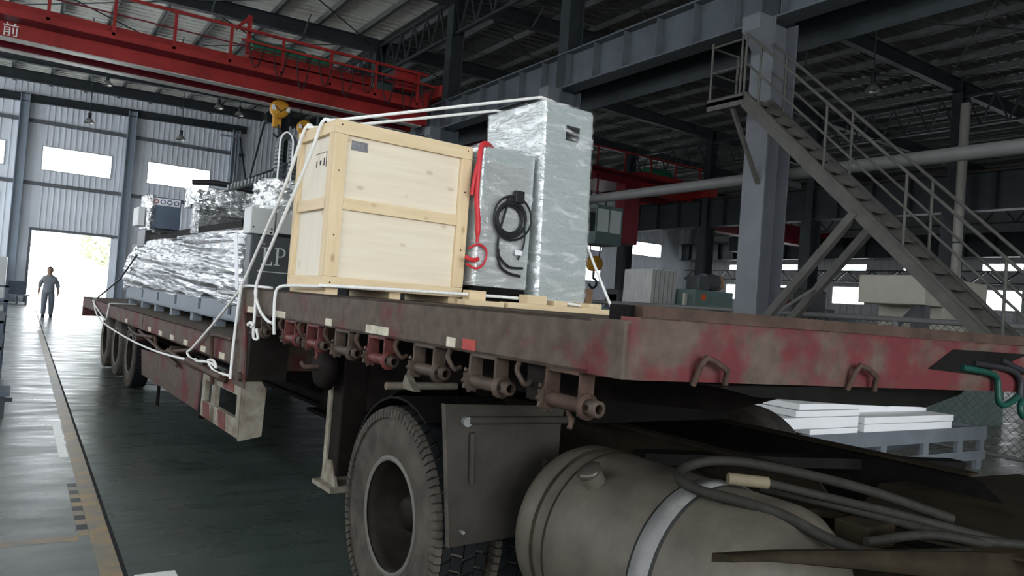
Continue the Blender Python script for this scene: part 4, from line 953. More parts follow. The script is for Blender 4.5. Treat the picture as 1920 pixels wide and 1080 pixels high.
for u0_, u1_ in ((cu0, cu0+0.026), (cu1-0.026, cu1)):
    kp('batten', MB().bev(cb0, cb1, u0_, u1_, cz1-W_, cz1, 0.003), 'pine_x'); kp('batten', MB().bev(cb0, cb1, u0_, u1_, cz0, cz0+W_*0.8, 0.003), 'pine_x')
    kp('batten', MB().bev(cb0+W_, cb1-W_, u0_, u1_, 2.165, 2.165+W_*0.85, 0.003), 'pine_x')
    kp('batten', MB().bev(cb0, cb0+W_, u0_, u1_, cz0+W_*0.8+0.001, cz1-W_-0.001, 0.003), 'pine_z'); kp('batten', MB().bev(cb1-W_, cb1, u0_, u1_, cz0+W_*0.8+0.001, cz1-W_-0.001, 0.003), 'pine_z')
for b0_, b1_ in ((cb0, cb0+0.026), (cb1-0.026, cb1)):
    a, b2 = cu0+0.027, cu1-0.027
    kp('batten', MB().bev(b0_, b1_, a, b2, cz1-W_*0.9, cz1, 0.003), 'pine_y'); kp('batten', MB().bev(b0_, b1_, a, b2, cz0, cz0+W_*0.8, 0.003), 'pine_y')
    kp('batten', MB().bev(b0_, b1_, a+0.05, b2-0.07, 2.165, 2.165+W_*0.85, 0.003), 'pine_y')
    kp('batten', MB().bev(b0_, b1_, a, a+0.07, cz0+W_*0.8, cz1-W_*0.9, 0.003), 'pine_z'); kp('batten', MB().bev(b0_, b1_, b2-0.04, b2, cz0+W_*0.8, cz1-W_*0.9, 0.003), 'pine_z')
for b in (cb0+0.02, 2.20, cb1-0.10): kp('skid', MB().bev(b, b+0.08, cu0+0.01, cu1-0.01, GZ1, cz0, 0.003), 'pine_y')
lb = kp('shipping_label', MB().box(1.865, 1.975, cu0+0.022, cu0+0.026, 2.545, 2.605), 'label_grey', label='small grey shipping label')
# handling marks printed on the end face
mk_ = kp('handling_mark', MB().box(cb0+0.0235, cb0+0.026, 4.63, 4.645, 2.45, 2.50).box(cb0+0.0235, cb0+0.026, 4.69, 4.71, 2.46, 2.49).box(cb0+0.0235, cb0+0.026, 4.76, 4.77, 2.45, 2.49).box(cb0+0.0235, cb0+0.026, 4.60, 4.80, 2.535, 2.538).box(cb0+0.0235, cb0+0.026, 4.60, 4.605, 2.44, 2.54), 'ink', label='printed handling symbols')
for b in (cb0+0.04, cb1-0.04):
    for z in (cz0+0.03, 2.0, 2.4, cz1-0.03): kp('nail', MB().cyl((b, cu0-0.001, z), (b, cu0+0.002, z), 0.006, 6), 'rust_brown')

# ---- loose boards and blocks under the machines
bd = 'boards under the wrapped cabinet'
def plank(b0, b1, u0, u1, z0, z1, mt, lab): solo('wooden_board', MB().bev(b0, b1, u0, u1, z0, z1, 0.003), mt, lab, 'board', 'T', group=bd)
plank(2.93, 3.92, 4.12, 4.23, GZ1, GZ1+0.04, 'pine_x', 'long front plank of the skid below the wrapped cabinet')
plank(2.60, 2.91, 4.14, 4.24, GZ1, GZ1+0.035, 'pine_x', 'short plank right of the crate foot')
plank(2.93, 3.92, 4.60, 4.71, GZ1, GZ1+0.04, 'pine_x', 'middle plank of the skid below the wrapped cabinet')
plank(2.93, 3.92, 4.95, 5.06, GZ1, GZ1+0.04, 'pine_x', 'rear plank of the skid below the wrapped cabinet')
plank(3.33, 3.45, 4.13, 5.08, GZ1+0.04, GZ1+0.075, 'pine_y', 'left bearer under the wrapped cabinet')
plank(3.66, 3.78, 4.13, 5.08, GZ1+0.04, GZ1+0.075, 'pine_y', 'right bearer under the wrapped cabinet')
solo('wood_block', MB().bev(2.70, 2.83, 4.25, 4.34, GZ1, GZ1+0.10, 0.003), 'pine_x', 'small pine block at the right corner of the crate', 'wood block', 'T', group='blocks under the machine')
solo('wood_block', MB().bev(3.10, 3.27, 4.14, 4.24, GZ1+0.04, GZ1+0.10, 0.003), 'pine_x', 'small pine block on the plank beside the cabinet foot', 'wood block', 'T', group='blocks under the machine')

# ---- tall grey electrical cabinet in stretch film
kb0, kb1, ku0, ku1, kz0, kz1 = 3.31, 3.78, 4.33, 5.06, 1.705, 3.155
cab = thing('electrical_cabinet', 'tall pale-grey cabinet wrapped in clear stretch film', 'cabinet', (3.55, 4.7, GZ1+0.005), 'T')
def shear(mb):                                                         # the cabinet leans a little towards the crate
    mb.v = [(x-0.035*(z-kz0), y, z) for x, y, z in mb.v]; return mb
part('body', shear(MB().bev(kb0, kb1, ku0, ku1, kz0, kz1, 0.012)), 'cabinet_grey', cab)
part('door_edge', shear(MB().box(kb1, kb1+0.012, ku0+0.01, ku1-0.01, kz0+0.02, kz1-0.02)), 'cabinet_grey', cab)
part('vent_window', shear(MB().box(kb0+0.215, kb0+0.345, ku0-0.003, ku0+0.001, 2.90, 3.01)), 'ink', cab, 'small dark square vent')
def film_box(b0, b1, u0, u1, z0, z1, amp, nb, nu, nz, seed):
    rnd = random.Random(seed); ring = []
    for i in range(nb): ring.append((b0+(b1-b0)*i/nb, u0, 0, -1))
    for i in range(nu): ring.append((b1, u0+(u1-u0)*i/nu, 1, 0))
    for i in range(nb): ring.append((b1-(b1-b0)*i/nb, u1, 0, 1))
    for i in range(nu): ring.append((b0, u1-(u1-u0)*i/nu, -1, 0))
    vs, fs = [], []; n = len(ring)
    for k in range(nz+1):
        z = z0+(z1-z0)*k/nz
        for i, (x, y, nx, ny) in enumerate(ring):
            a = amp*(0.5+0.5*math.sin(z*61+i*0.9+math.sin(i*0.7+seed)*3)*math.sin(z*23-i*0.5+seed)) + rnd.uniform(0, amp*0.6)
            vs.append((x+nx*(0.004+a), y+ny*(0.004+a), z))
    for k in range(nz):
        for i in range(n): fs.append((k*n+i, k*n+(i+1) % n, (k+1)*n+(i+1) % n, (k+1)*n+i))
    fs.append(tuple(nz*n+i for i in range(n)))
    return MB().add(vs, fs, True)
part('stretch_film', shear(film_box(kb0, kb1+0.012, ku0, ku1, kz0+0.01, kz1+0.006, 0.003, 14, 20, 60, 3)), 'film_cabinet', cab, 'crinkled clear film')

# ---- wrapped machine between crate and cabinet
mb0, mb1, mu0, mu1, mz0, mz1 = 2.79, 3.25, 4.37, 5.02, 1.765, 2.735
mc = thing('wrapped_machine', 'pale boxy machine in stretch film with coiled cable between crate and cabinet', 'machine', (3.04, 4.7, GZ1+0.035), 'T')
part('base_beam', MB().box(mb0+0.02, mb1, mu0+0.02, mu0+0.08, GZ1+0.04, mz0), 'chassis_black', mc); part('base_beam', MB().box(mb0+0.02, mb1, mu1-0.08, mu1, GZ1+0.04, mz0), 'chassis_black', mc)
part('housing', MB().bev(mb0, mb1, mu0, mu1, mz0, mz1, 0.012), 'cabinet_grey', mc)
part('front_sheet', MB().box(mb0+0.05, mb1-0.04, mu0-0.002, mu0+0.001, mz0+0.02, mz1-0.10), 'cover_white', mc)
part('stretch_film', film_box(mb0, mb1, mu0, mu1, mz0+0.005, mz1+0.02, 0.004, 22, 22, 50, 9), 'film_cabinet', mc)
def mm(mb):
    mb.v = [(2.79+(x-2.16)*0.87, y, 1.765+(z-1.72)*1.18) for x, y, z in mb.v]; return mb
rnd = random.Random(4)
for k in range(6):
    R_ = 0.095+0.012*k*rnd.uniform(0.4, 1); cx_, cz_ = 2.50+rnd.uniform(-.01, .01), 2.14+rnd.uniform(-.012, .012)
    part('cable_coil', mm(MB().tube([(cx_-0.04+R_*1.22*math.cos(a), mu0-0.025-0.004*k, cz_-0.005+R_*0.86*math.sin(a)) for a in [2*PI*i/24 for i in range(24)]], 0.008, 6, closed=True)), 'cable_black', mc)
part('plug', mm(MB().bev(2.47, 2.56, mu0-0.06, mu0-0.02, 2.235, 2.31, 0.01)), 'cable_black', mc)
part('plug', mm(MB().bev(2.41, 2.47, mu0-0.05, mu0-0.02, 2.235, 2.265, 0.008)), 'cable_black', mc)
part('loose_cable', mm(MB().tube(bez([(2.43, mu0-0.03, 2.25), (2.37, mu0-0.035, 2.10), (2.35, mu0-0.03, 1.98), (2.38, mu0-0.03, 1.86), (2.47, mu0-0.03, 1.815), (2.60, mu0-0.025, 1.80)], 6), 0.009, 6)), 'cable_black', mc)
part('loose_cable', mm(MB().tube(bez([(2.36, mu0-0.03, 1.95), (2.38, mu0-0.03, 1.90), (2.48, mu0-0.03, 1.85), (2.62, mu0-0.025, 1.85)], 6), 0.008, 6)), 'cable_black', mc)
part('loose_cable', mm(MB().tube(bez([(2.60, mu0-0.03, 2.12), (2.61, mu0-0.03, 2.0), (2.56, mu0-0.03, 1.90)], 6), 0.007, 6)), 'cable_black', mc)
part('wire_tag', mm(MB().box(2.52, 2.59, mu0-0.04, mu0-0.036, 1.925, 1.955)), 'sticker', mc)
def mr(mb):
    mb = mm(mb); mb.v = [(x-0.065, y, z) for x, y, z in mb.v]; return mb
part('red_hose', mr(MB().tube(bez([(2.55, mu0+0.25, 2.53), (2.35, mu0+0.05, 2.55), (2.22, mu0-0.01, 2.54), (2.19, mu0-0.03, 2.42), (2.19, mu0-0.03, 2.24), (2.22, mu0-0.03, 2.10), (2.23, mu0-0.03, 1.97)], 7), [0.014]*3+[0.020]*37+[0.014]*3, 10)), 'red_hose', mc, 'red hose hanging down the front')
part('red_strap', mr(MB().tube(bez([(2.21, mu0-0.02, 2.50), (2.16, mu0-0.03, 2.36), (2.15, mu0-0.02, 2.24)], 5), 0.015, 8)), 'red_hose', mc)
part('red_wire', mr(MB().tube(bez([(2.15, mu0-0.03, 1.93), (2.24, mu0-0.035, 1.96), (2.32, mu0-0.03, 1.93), (2.31, mu0-0.03, 1.86), (2.24, mu0-0.03, 1.82), (2.14, mu0-0.03, 1.84)], 6), 0.008, 6)), 'red_hose', mc)
part('red_wire', mr(MB().tube(bez([(2.13, mu0-0.03, 1.88), (2.19, mu0-0.04, 1.865), (2.25, mu0-0.03, 1.875)], 5), 0.014, 8)), 'red_hose', mc)

# ---- long machine on the lower deck
lm = thing('cutting_machine', 'long grey machine bed wrapped in shiny film on the lower deck', 'machine', (2.9, 9.5, LZ1), 'T')
def lp(n, mb, mt, parent=None, label=None): return part(n, mb, mt, parent or lm, label)
bz0, bz1 = 1.29, 1.50
mb = MB(); slots = [7.54, 8.74, 9.94, 11.03, 12.17]; cuts = [6.95]+[v for s_ in slots for v in (s_-0.06, s_+0.06)]+[13.6]
for i in range(0, len(cuts), 2): mb.box(2.05, 2.075, cuts[i], cuts[i+1], bz0, bz1)
for s_ in slots: mb.box(2.05, 2.075, s_-0.06, s_+0.06, bz0, bz0+0.06).box(2.05, 2.075, s_-0.06, s_+0.06, bz1-0.035, bz1)
mb.box(2.05, 2.15, 6.95, 13.6, bz1-0.02, bz1).box(2.05, 2.15, 6.95, 13.6, bz0, bz0+0.015)
lp('bed_side', mb, 'machine_grey'); lp('bed_side', MB().box(3.9, 3.925, 6.95, 13.6, bz0, bz1), 'machine_grey')
lp('bed_inner', MB().box(2.16, 3.85, 7.0, 13.5, bz0+0.02, bz1-0.02), 'machine_dark')
for u in (7.15, 8.1, 9.1, 10.2, 11.2, 12.2, 13.3):
    for b in (2.06, 3.80): lp('foot', MB().box(b, b+0.10, u-0.06, u+0.06, LZ1-0.005, bz0), 'machine_grey')
lp('bed_cover', MB().bev(2.12, 3.85, 6.95, 13.9, bz1, 2.18, 0.02), 'machine_dark')
lp('guide_rail', MB().box(2.06, 2.20, 7.4, 12.7, 2.19, 2.27), 'chassis_black', label='dark guide rail on top')
# film over the side: hull with folds running lengthwise
vs, fs = [], []; NU, NP = 90, 44; rnd = random.Random(12)
fold = [rnd.uniform(0, 6.28) for _ in range(12)]
for i in range(NU+1):
    t_ = i/NU; u = 6.75+7.53*t_
    top = 2.20 if t_ < 0.75 else 2.20-0.42*((t_-0.75)/0.25)**1.6
    low = 1.52-0.05*math.sin(t_*PI) if t_ < 0.8 else 1.52-0.16*((t_-0.8)/0.2)
    if t_ < 0.25: low = 1.40+0.12*(t_/0.25)
    for j in range(NP+1):
        s_ = j/NP; z = low+(top-low)*min(1, s_*1.12)
        bul = 2.045-0.035*math.sin(PI*min(1, s_*1.1))
        f_ = 0
        for q in range(5): f_ += math.sin((z*34+u*(0.9+0.5*q)*(-1)+fold[q])*(1+0.45*q))*0.010/(1+0.35*q)
        f_ += 0.006*math.sin(u*17+z*9+fold[7])*math.sin(z*50+fold[8])
        am = min(1, 4*s_*(1-s_)+0.25)*(0.55 if u < 7.9 else 1.0)
        b = bul-f_*am if s_*1.12 <= 1 else 2.045+(s_*1.12-1)*2.2
        if t_ > 0.93: b += 0.8*((t_-0.93)/0.07)**2*0.4
        vs.append((b, u, z + (0.02*math.sin(u*5+fold[9]) if j == 0 else 0)))
for i in range(NU):
    for j in range(NP): fs.append((i*(NP+1)+j, (i+1)*(NP+1)+j, (i+1)*(NP+1)+j+1, i*(NP+1)+j+1))
lp('side_film', MB().add(vs, fs, True), 'film_long', label='crumpled shiny film along the side')
lp('film_bulge', MB().lathe([(0, 0.02), (0.05, 0.20), (0.25, 0.28), (0.5, 0.25), (0.7, 0.1), (0.75, 0)], (2.4, 13.7, 1.75), (0, 1, 0), 18), 'film_bundle')
lp('side_panel', MB().box(2.035, 2.05, 7.42, 8.35, 1.77, 2.05), 'cabinet_grey', label='plain light panel under the film')
lp('paper_strip', MB().prism([(7.02, 1.60), (7.12, 1.60), (7.34, 2.13), (7.22, 2.13)], 'x', 1.972, 1.98), 'sticker')
# front column with the LP lettering
lp('front_column', MB().bev(1.925, 2.85, 6.60, 6.74, bz0, 2.095, 0.012), 'machine_dark', label='dark grey end panel')
def serif_L(x, z, h):
    m_ = MB(); y0, y1 = 6.593, 6.6
    m_.box(x+0.018, x+0.036, y0, y1, z, z+h).box(x, x+0.054, y0, y1, z+h-0.008, z+h).box(x, x+0.095, y0, y1, z, z+0.010).box(x+0.087, x+0.095, y0, y1, z+0.010, z+0.035); return m_
def serif_P(x, z, h):
    m_ = MB(); y0, y1 = 6.593, 6.6
    m_.box(x+0.018, x+0.036, y0, y1, z, z+h).box(x, x+0.036, y0, y1, z+h-0.008, z+h).box(x, x+0.054, y0, y1, z, z+0.008)
    ro, ri, c_x, c_z = 0.041, 0.028, x+0.055, z+h-0.041; prev = None
    for i in range(11):
        a = PI/2-PI*i/10; row = [(c_x+r*math.cos(a)*1.05, y, c_z+r*math.sin(a)*(1.0 if r > 0.03 else 1.15)) for y in (y0, y1) for r in (ri, ro)]
        if prev: m_.add(prev+row, [(0, 1, 5, 4), (2, 6, 7, 3), (1, 3, 7, 5), (0, 4, 6, 2)])
        prev = row
    m_.box(x+0.036, c_x, y0, y1, z+h-0.009, z+h).box(x+0.036, c_x, y0, y1, z+h-0.082, z+h-0.073); return m_
lp('letter', serif_L(2.025, 1.835, 0.155), 'letter_silver', label='silver serif letter L')
lp('letter', serif_P(2.135, 1.840, 0.155), 'letter_silver', label='silver serif letter P')
lp('trim_line', MB().box(2.0, 2.30, 6.594, 6.60, 1.775, 1.783), 'letter_silver')
lp('trim_line', MB().box(1.99, 2.05, 6.594, 6.60, 2.015, 2.023), 'letter_silver')
lp('cover_plate', MB().bev(1.905, 2.115, 6.585, 6.80, 2.10, 2.33, 0.008), 'cover_white', label='off-white cover box')
lp('cover_plate', MB().bev(2.135, 2.36, 6.62, 6.85, 2.125, 2.31, 0.008), 'cover_white')
for b, z in ((1.93, 2.155), (2.09, 2.155), (2.085, 2.12)): lp('screw', MB().cyl((b, 6.578, z), (b, 6.587, z), 0.008, 8), 'chassis_black')
# gantry: wrapped cross beam, wrapped head, energy chains, control box
lp('gantry_leg', MB().bev(2.25, 2.5, 9.3, 9.9, 2.19, 2.55, 0.02), 'machine_dark')
for i in range(13):
    lp('bellows_fold', MB().prism([(9.16, 2.20), (9.19, 2.20), (9.19, 2.53), (9.16, 2.53)] if i % 2 else [(9.19, 2.20), (9.28, 2.20), (9.28, 2.53), (9.19, 2.53)], 'x', 2.04+i*0.07, 2.11+i*0.07), 'plastic_chain')
lp('bellows_film', film_box(2.02, 2.97, 9.13, 9.29, 2.20, 2.55, 0.012, 24, 4, 12, 44), 'film_cabinet')
lp('gantry_beam', MB().bev(2.07, 3.9, 9.4, 9.8, 2.55, 2.74, 0.03), 'machine_grey')
lp('gantry_film', film_box(2.05, 3.92, 9.38, 9.82, 2.53, 2.77, 0.02, 40, 10, 10, 21), 'film_bundle')
ch = None
for i in range(22):
    b = 2.0+i*0.075
    if ch is None: ch = lp('chain_link', MB().bev(b, b+0.055, 9.32, 9.40, 2.50, 2.545, 0.006), 'plastic_chain'); b_first = b
    else: again(ch, (b-b_first, 0, 0))
lp('wrapped_head', film_box(2.2, 2.75, 7.0, 7.5, 2.33, 2.66, 0.035, 16, 14, 12, 31), 'film_bundle', label='bundle wrapped in bright film')
lp('head_block', MB().bev(2.23, 2.72, 7.04, 7.46, 2.19, 2.62, 0.03), 'cover_white')
for i in range(14):                                                    # upright energy chain, an arch of links
    a = PI*i/13; 
    lp('chain_link', MB().bev(2.55+0.075-0.075*math.cos(a)-0.025, 2.55+0.075-0.075*math.cos(a)+0.025, 7.95, 8.05, 3.17+0.10*math.sin(a)-0.02, 3.17+0.10*math.sin(a)+0.02, 0.005), 'plastic_chain')
for i in range(12):
    for b in (2.55, 2.70): lp('chain_link', MB().bev(b-0.03, b+0.03, 7.95, 8.05, 2.66+i*0.043, 2.66+i*0.043+0.036, 0.005), 'plastic_chain')
lp('chain_support', MB().box(2.74, 2.78, 7.93, 8.07, 2.19, 3.28), 'machine_dark')
lp('guide_wire', MB().tube([(2.53, 7.93, 2.6), (2.53, 7.93, 3.15)]+[(2.60-0.07*math.cos(PI*i/8), 7.93, 3.18+0.12*math.sin(PI*i/8)) for i in range(9)]+[(2.67, 7.93, 3.15), (2.67, 7.93, 2.6)], 0.010, 6), 'sticker')
for i in range(16):
    b = 2.05+i*0.034; z = 2.60+i*0.016
    lp('chain_link', MB().box(b, b+0.016, 7.96, 8.02, z, z+0.06), 'plastic_chain')
lp('chain_tray', MB().bar((2.03, 7.99, 2.585), (2.62, 7.99, 2.86), 0.08, 0.02), 'plastic_chain')
cbx = lp('control_box', MB().bev(1.86, 2.24, 11.0, 11.4, 2.32, 2.74, 0.012), 'machine_blue', label='blue-grey control box')
st_ = lp('icon_panel', MB().box(1.875, 2.225, 10.99, 11.0, 2.63, 2.725), 'sticker', cbx, 'white strip of round symbols')
for k in range(4):
    b = 1.92+k*0.085
    lp('icon', MB().lathe([(0, 0.022), (0.004, 0.022), (0.004, 0.033), (0, 0.033)], (b, 10.985, 2.677), (0, 1, 0), 14), 'tape_red' if k == 0 else 'ink_blue', st_)
lp('box_film', film_box(1.82, 1.90, 10.98, 11.4, 2.30, 2.76, 0.012, 4, 12, 16, 5), 'film_bundle', cbx)
lp('box_post', MB().box(1.95, 2.15, 11.1, 11.3, 2.27, 2.32), 'machine_dark', cbx)
lp('side_cover', MB().bev(1.72, 1.80, 11.0, 11.4, 2.33, 2.58, 0.01), 'cover_white', cbx)
lp('rear_block', MB().bev(2.02, 2.2, 12.2, 12.8, 2.10, 2.36, 0.01), 'machine_dark')
lp('cable_bundle', MB().tube(bez([(2.0, 9.35, 2.80), (2.3, 9.35, 2.83), (2.8, 9.35, 2.80), (3.4, 9.35, 2.84)], 5), 0.035, 8), 'cable_black')

# ---- ropes
RG = 'white tie-down ropes'
def rope(label, pts, r=0.011, smooth=5, mt='rope_white'):
    P_ = bez(pts, smooth) if smooth else pts
    solo('tie_rope', MB().tube(P_, r, 8), mt, label, 'rope', 'T', group=RG)
rope('upper white rope stretched from crate top to the cabinet top', [(1.76, 4.62, 2.735), (1.80, 4.55, 2.735), (3.25, 4.36, 3.172), (3.40, 4.40, 3.178)], smooth=0)
rope('lower white rope stretched from crate lid to the back of the cabinet', [(1.75, 4.93, 2.735), (1.85, 4.80, 2.735), (3.25, 4.95, 3.172), (3.40, 4.95, 3.178)], smooth=0)
rope('rope from the crate top down the end face to the rail corner', [(1.80, 4.62, 2.735), (1.735, 4.63, 2.725), (1.71, 4.75, 2.50), (1.68, 5.15, 2.05), (1.675, 5.52, 1.66), (1.675, 5.42, 1.50), (1.68, 5.24, 1.42), (1.685, 5.13, 1.405)], smooth=4)
rope('rope from the crate lid slanting down past the letters to the neck', [(1.80, 4.93, 2.735), (1.735, 4.94, 2.725), (1.70, 5.15, 2.35), (1.675, 5.75, 1.75), (1.67, 5.88, 1.60), (1.67, 5.95, 1.2), (1.675, 5.98, 0.92)], smooth=4)
rope('rope lying along the gooseneck edge from the winch to the cabinet foot', [(1.695, 5.10, 1.33), (1.68, 5.09, 1.45), (1.68, 5.10, 1.60), (1.69, 5.06, 1.652), (1.71, 4.9, 1.668), (1.72, 4.45, 1.675), (1.80, 4.36, 1.685), (2.7, 4.28, 1.70), (3.3, 4.25, 1.70), (3.6, 4.23, 1.69), (3.80, 4.25, 1.67)], smooth=5)
rope('short rope end hooked on the winch nearest the neck', [(1.67, 5.50, 1.63), (1.672, 5.49, 1.45), (1.675, 5.50, 1.33), (1.69, 5.52, 1.27), (1.70, 5.46, 1.275), (1.69, 5.48, 1.34)], smooth=5)
rope('rope from the neck corner down to the lower deck hook', [(1.80, 5.55, 1.642), (1.70, 5.88, 1.642), (1.672, 5.97, 1.58), (1.67, 6.6, 1.30), (1.67, 7.25, 1.04), (1.67, 7.42, 0.985), (1.68, 7.28, 0.94), (1.69, 7.15, 0.95)], smooth=5)
rope('long rope sagging along the lower deck towards the tail', [(1.69, 14.3, 1.20), (1.67, 14.0, 1.08), (1.67, 13.2, 0.93), (1.67, 11.0, 0.86), (1.67, 9.0, 0.86), (1.67, 7.4, 0.92), (1.665, 6.60, 0.98), (1.66, 6.35, 0.965), (1.66, 6.45, 1.01), (1.66, 6.62, 0.99), (1.665, 6.40, 0.93), (1.67, 6.0, 0.94)], smooth=6)
rope('rope loop over the lower deck near the tail', [(2.1, 12.9, 1.215), (1.72, 12.6, 1.222), (1.685, 12.6, 1.18), (1.68, 12.7, 1.0), (1.68, 12.9, 0.97), (1.68, 13.6, 1.06), (1.68, 14.4, 1.19), (1.75, 14.6, 1.22)], smooth=5)
rope('rope running down the right side of the cabinet', [(3.775, 4.62, 2.60), (3.83, 4.40, 2.15), (3.90, 4.16, 1.70), (3.91, 4.14, 1.675)], smooth=4)
solo('knot', MB().tube(bez([(1.665, 5.52, 1.35), (1.66, 5.47, 1.37), (1.66, 5.54, 1.38), (1.66, 5.58, 1.36), (1.665, 5.60, 1.37)], 4), 0.012, 8), 'rope_white', 'rope knot on the winch nearest the neck', 'knot', 'T')
solo('strap', MB().tube([(2.0, 12.6, 1.98), (1.95, 13.6, 1.60), (1.80, 14.8, 1.24)], 0.014, 6), 'cable_black', 'thin dark strap slanting over the far end of the film', 'strap', 'T')

# ================================================================== FLOOR THINGS IN THE HALL
# mesh fence beside the stair
fx = 11.25
fe = thing('mesh_fence', 'chain-link fence with grey top rail beyond the trailer front', 'fence', (fx, 6, 0))
part('top_rail', MB().cyl((fx, -1.5, 1.88), (fx, 14.4, 1.88), 0.045, 10), 'duct_grey', fe)
part('bottom_rail', MB().cyl((fx, -1.5, 0.12), (fx, 14.4, 0.12), 0.03, 8), 'duct_grey', fe)
for k in range(7): part('post', MB().cyl((fx, -1.5+k*2.65, 0), (fx, -1.5+k*2.65, 1.9), 0.045, 10), 'duct_grey', fe)
mb = MB(); y = -1.5-1.75
while y < 14.4:
    for s_ in (1, -1):
        p0, p1 = (y, 0.13), (y+1.74, 1.87)
        if s_ < 0: p0, p1 = (y, 1.87), (y+1.74, 0.13)
        a, b2 = Vector((fx+0.004*s_, p0[0], p0[1])), Vector((fx+0.004*s_, p1[0], p1[1]))
        if a.y < -1.5: f_ = (-1.5-a.y)/(b2.y-a.y); a = a+(b2-a)*f_
        if b2.y > 14.4: f_ = (14.4-a.y)/(b2.y-a.y); b2 = a+(b2-a)*f_
        mb.bar(a, b2, 0.006, 0.006)
    y += 0.11
part('wire_mesh', mb, 'stair_grey', fe, kind='stuff')
# steel work table with white panels
tb_ = thing('steel_table', 'low grey steel frame table seen under the trailer front', 'table', (8.7, 5.2, 0))
X0_, X1_, Y0_, Y1_, ZT = 6.25, 10.66, 4.8, 5.6, 0.55
part('top_beam', MB().box(X0_, X1_, Y0_, Y0_+0.06, ZT-0.17, ZT), 'table_grey', tb_); part('top_beam', MB().box(X0_, X1_, Y1_-0.06, Y1_, ZT-0.17, ZT), 'table_grey', tb_)
part('low_beam', MB().box(X0_, X1_, Y0_, Y0_+0.05, 0.12, 0.24), 'table_grey', tb_); part('low_beam', MB().box(X0_, X1_, Y1_-0.05, Y1_, 0.12, 0.24), 'table_grey', tb_)
for x in (6.4, 7.35, 8.3, 9.2, 10.0, 10.55):
    part('cross_bar', MB().box(x-0.05, x+0.05, Y0_+0.06, Y1_-0.06, ZT-0.10, ZT-0.001), 'table_grey', tb_)
    part('upright', MB().box(x-0.06, x+0.06, Y0_, Y0_+0.05, 0.24, ZT-0.17), 'table_grey', tb_)
for x in (6.5, 8.3, 9.5, 10.5):
    for y in (Y0_+0.03, Y1_-0.05): part('leg', MB().box(x-0.06, x+0.06, y-0.03, y+0.03, 0, 0.12), 'table_grey', tb_)
pgr = 'white panels on the steel table'
def panel(x0, x1, z0, h, label, dy=0.0): solo('white_panel', MB().bev(x0, x1, 4.78+dy, 5.6+dy, z0, z0+h, 0.006), 'foam_white', label, 'panel', group=pgr)
zc = ZT
for k, (x0, x1, h) in enumerate(((6.9, 7.74, 0.06), (6.25, 7.74, 0.115), (6.65, 7.76, 0.065), (6.7, 7.78, 0.065))):
    panel(x0, x1, zc, h, ('lowest', 'thick second', 'third', 'topmost')[k]+' white panel of the left stack on the table'); zc += h+0.006
panel(7.86, 9.72, ZT, 0.085, 'lower white panel of the right stack on the table'); panel(7.86, 9.76, ZT+0.09, 0.075, 'upper white panel of the right stack on the table')
solo('white_panel', MB().prism([(8.0, ZT+0.166), (9.72, ZT+0.166), (9.72, ZT+0.20), (8.0, ZT+0.36)], 'y', 5.1, 5.7), 'foam_white', 'sloping white sheet on top of the right stack', 'panel', group=pgr)
for k, (x, y) in enumerate(((9.9, 4.1), (10.1, 4.15), (10.5, 4.3), (10.3, 4.0), (10.65, 4.12), (9.75, 3.95))):
    solo('metal_scrap', MB().bev(x, x+0.12, y, y+0.07, 0.0, 0.03, 0.01), 'chassis_black', ('leftmost dark scrap in the rear row before the steel table', 'second dark scrap in the rear row before the steel table', 'third dark scrap in the rear row before the steel table', 'right one of the two front scraps on the pale floor', 'rightmost dark scrap in the rear row before the steel table', 'left one of the two front scraps on the pale floor')[k], 'scrap', group='scraps on the floor')
# standing pale panels
for k in range(6):
    x = 11.36+k*0.13
    mb = MB().bev(x, x+0.10, 12.0, 12.9, 0.0, 2.66+0.02*(k % 3), 0.008); mb.v = [(a+0.02*c, b2, c) for a, b2, c in mb.v]
    solo('sheet_panel', mb, 'panel_pale', ('leftmost', 'second', 'third', 'fourth', 'fifth', 'rightmost')[k]+' of the pale sheets standing upright by the second-row column', 'panel', group='sheets standing upright')
# green machine with motor
gm = thing('winding_machine', 'grey-green machine cabinet with a dark motor on top', 'machine', (12.9, 11.8, 0))
part('housing', MB().bev(12.22, 13.45, 11.5, 12.3, 0, 2.30, 0.02), 'machine_green', gm)
part('door', MB().bev(12.70, 13.38, 11.48, 11.5, 0.3, 2.22, 0.004), 'machine_green', gm)
part('warning_plate', MB().box(12.42, 12.56, 11.49, 11.5, 2.08, 2.20), 'orange_red', gm)
part('motor', MB().cyl((12.75, 11.8, 2.50), (13.15, 11.8, 2.50), 0.19, 18), 'machine_dark', gm); part('gear_case', MB().bev(12.45, 12.78, 11.62, 12.0, 2.30, 2.62, 0.03), 'machine_dark', gm)
part('motor_cover', MB().cyl((13.15, 11.8, 2.50), (13.28, 11.8, 2.50), 0.17, 18), 'cardboard', gm)
part('handwheel', MB().tube([(13.0+0.05*math.cos(a), 11.47, 1.9+0.05*math.sin(a)) for a in [2*PI*i/14 for i in range(14)]], 0.01, 6, closed=True), 'dark_steel', gm)
solo('post_sign', MB().bev(12.02, 12.10, 11.6, 11.66, 0, 2.2, 0.008), 'cream_paint', 'thin cream post left of the green machine', 'post')
# carton
cbn = solo('cardboard_box', MB().bev(9.9, 10.25, 12.55, 12.9, 1.75, 2.12, 0.01), 'cardboard', 'brown carton seen right of the tall cabinet', 'box')
rk = thing('storage_rack', 'steel rack holding the brown carton', 'rack', (10.05, 12.7, 0))
for x in (9.55, 10.5):
    for y in (12.4, 13.0): part('leg', MB().box(x, x+0.05, y, y+0.05, 0, 1.72), 'machine_green', rk)
part('shelf', MB().box(9.5, 10.6, 12.35, 13.1, 1.70, 1.75), 'machine_green', rk); part('shelf', MB().box(9.5, 10.6, 12.35, 13.1, 0.7, 0.74), 'machine_green', rk)
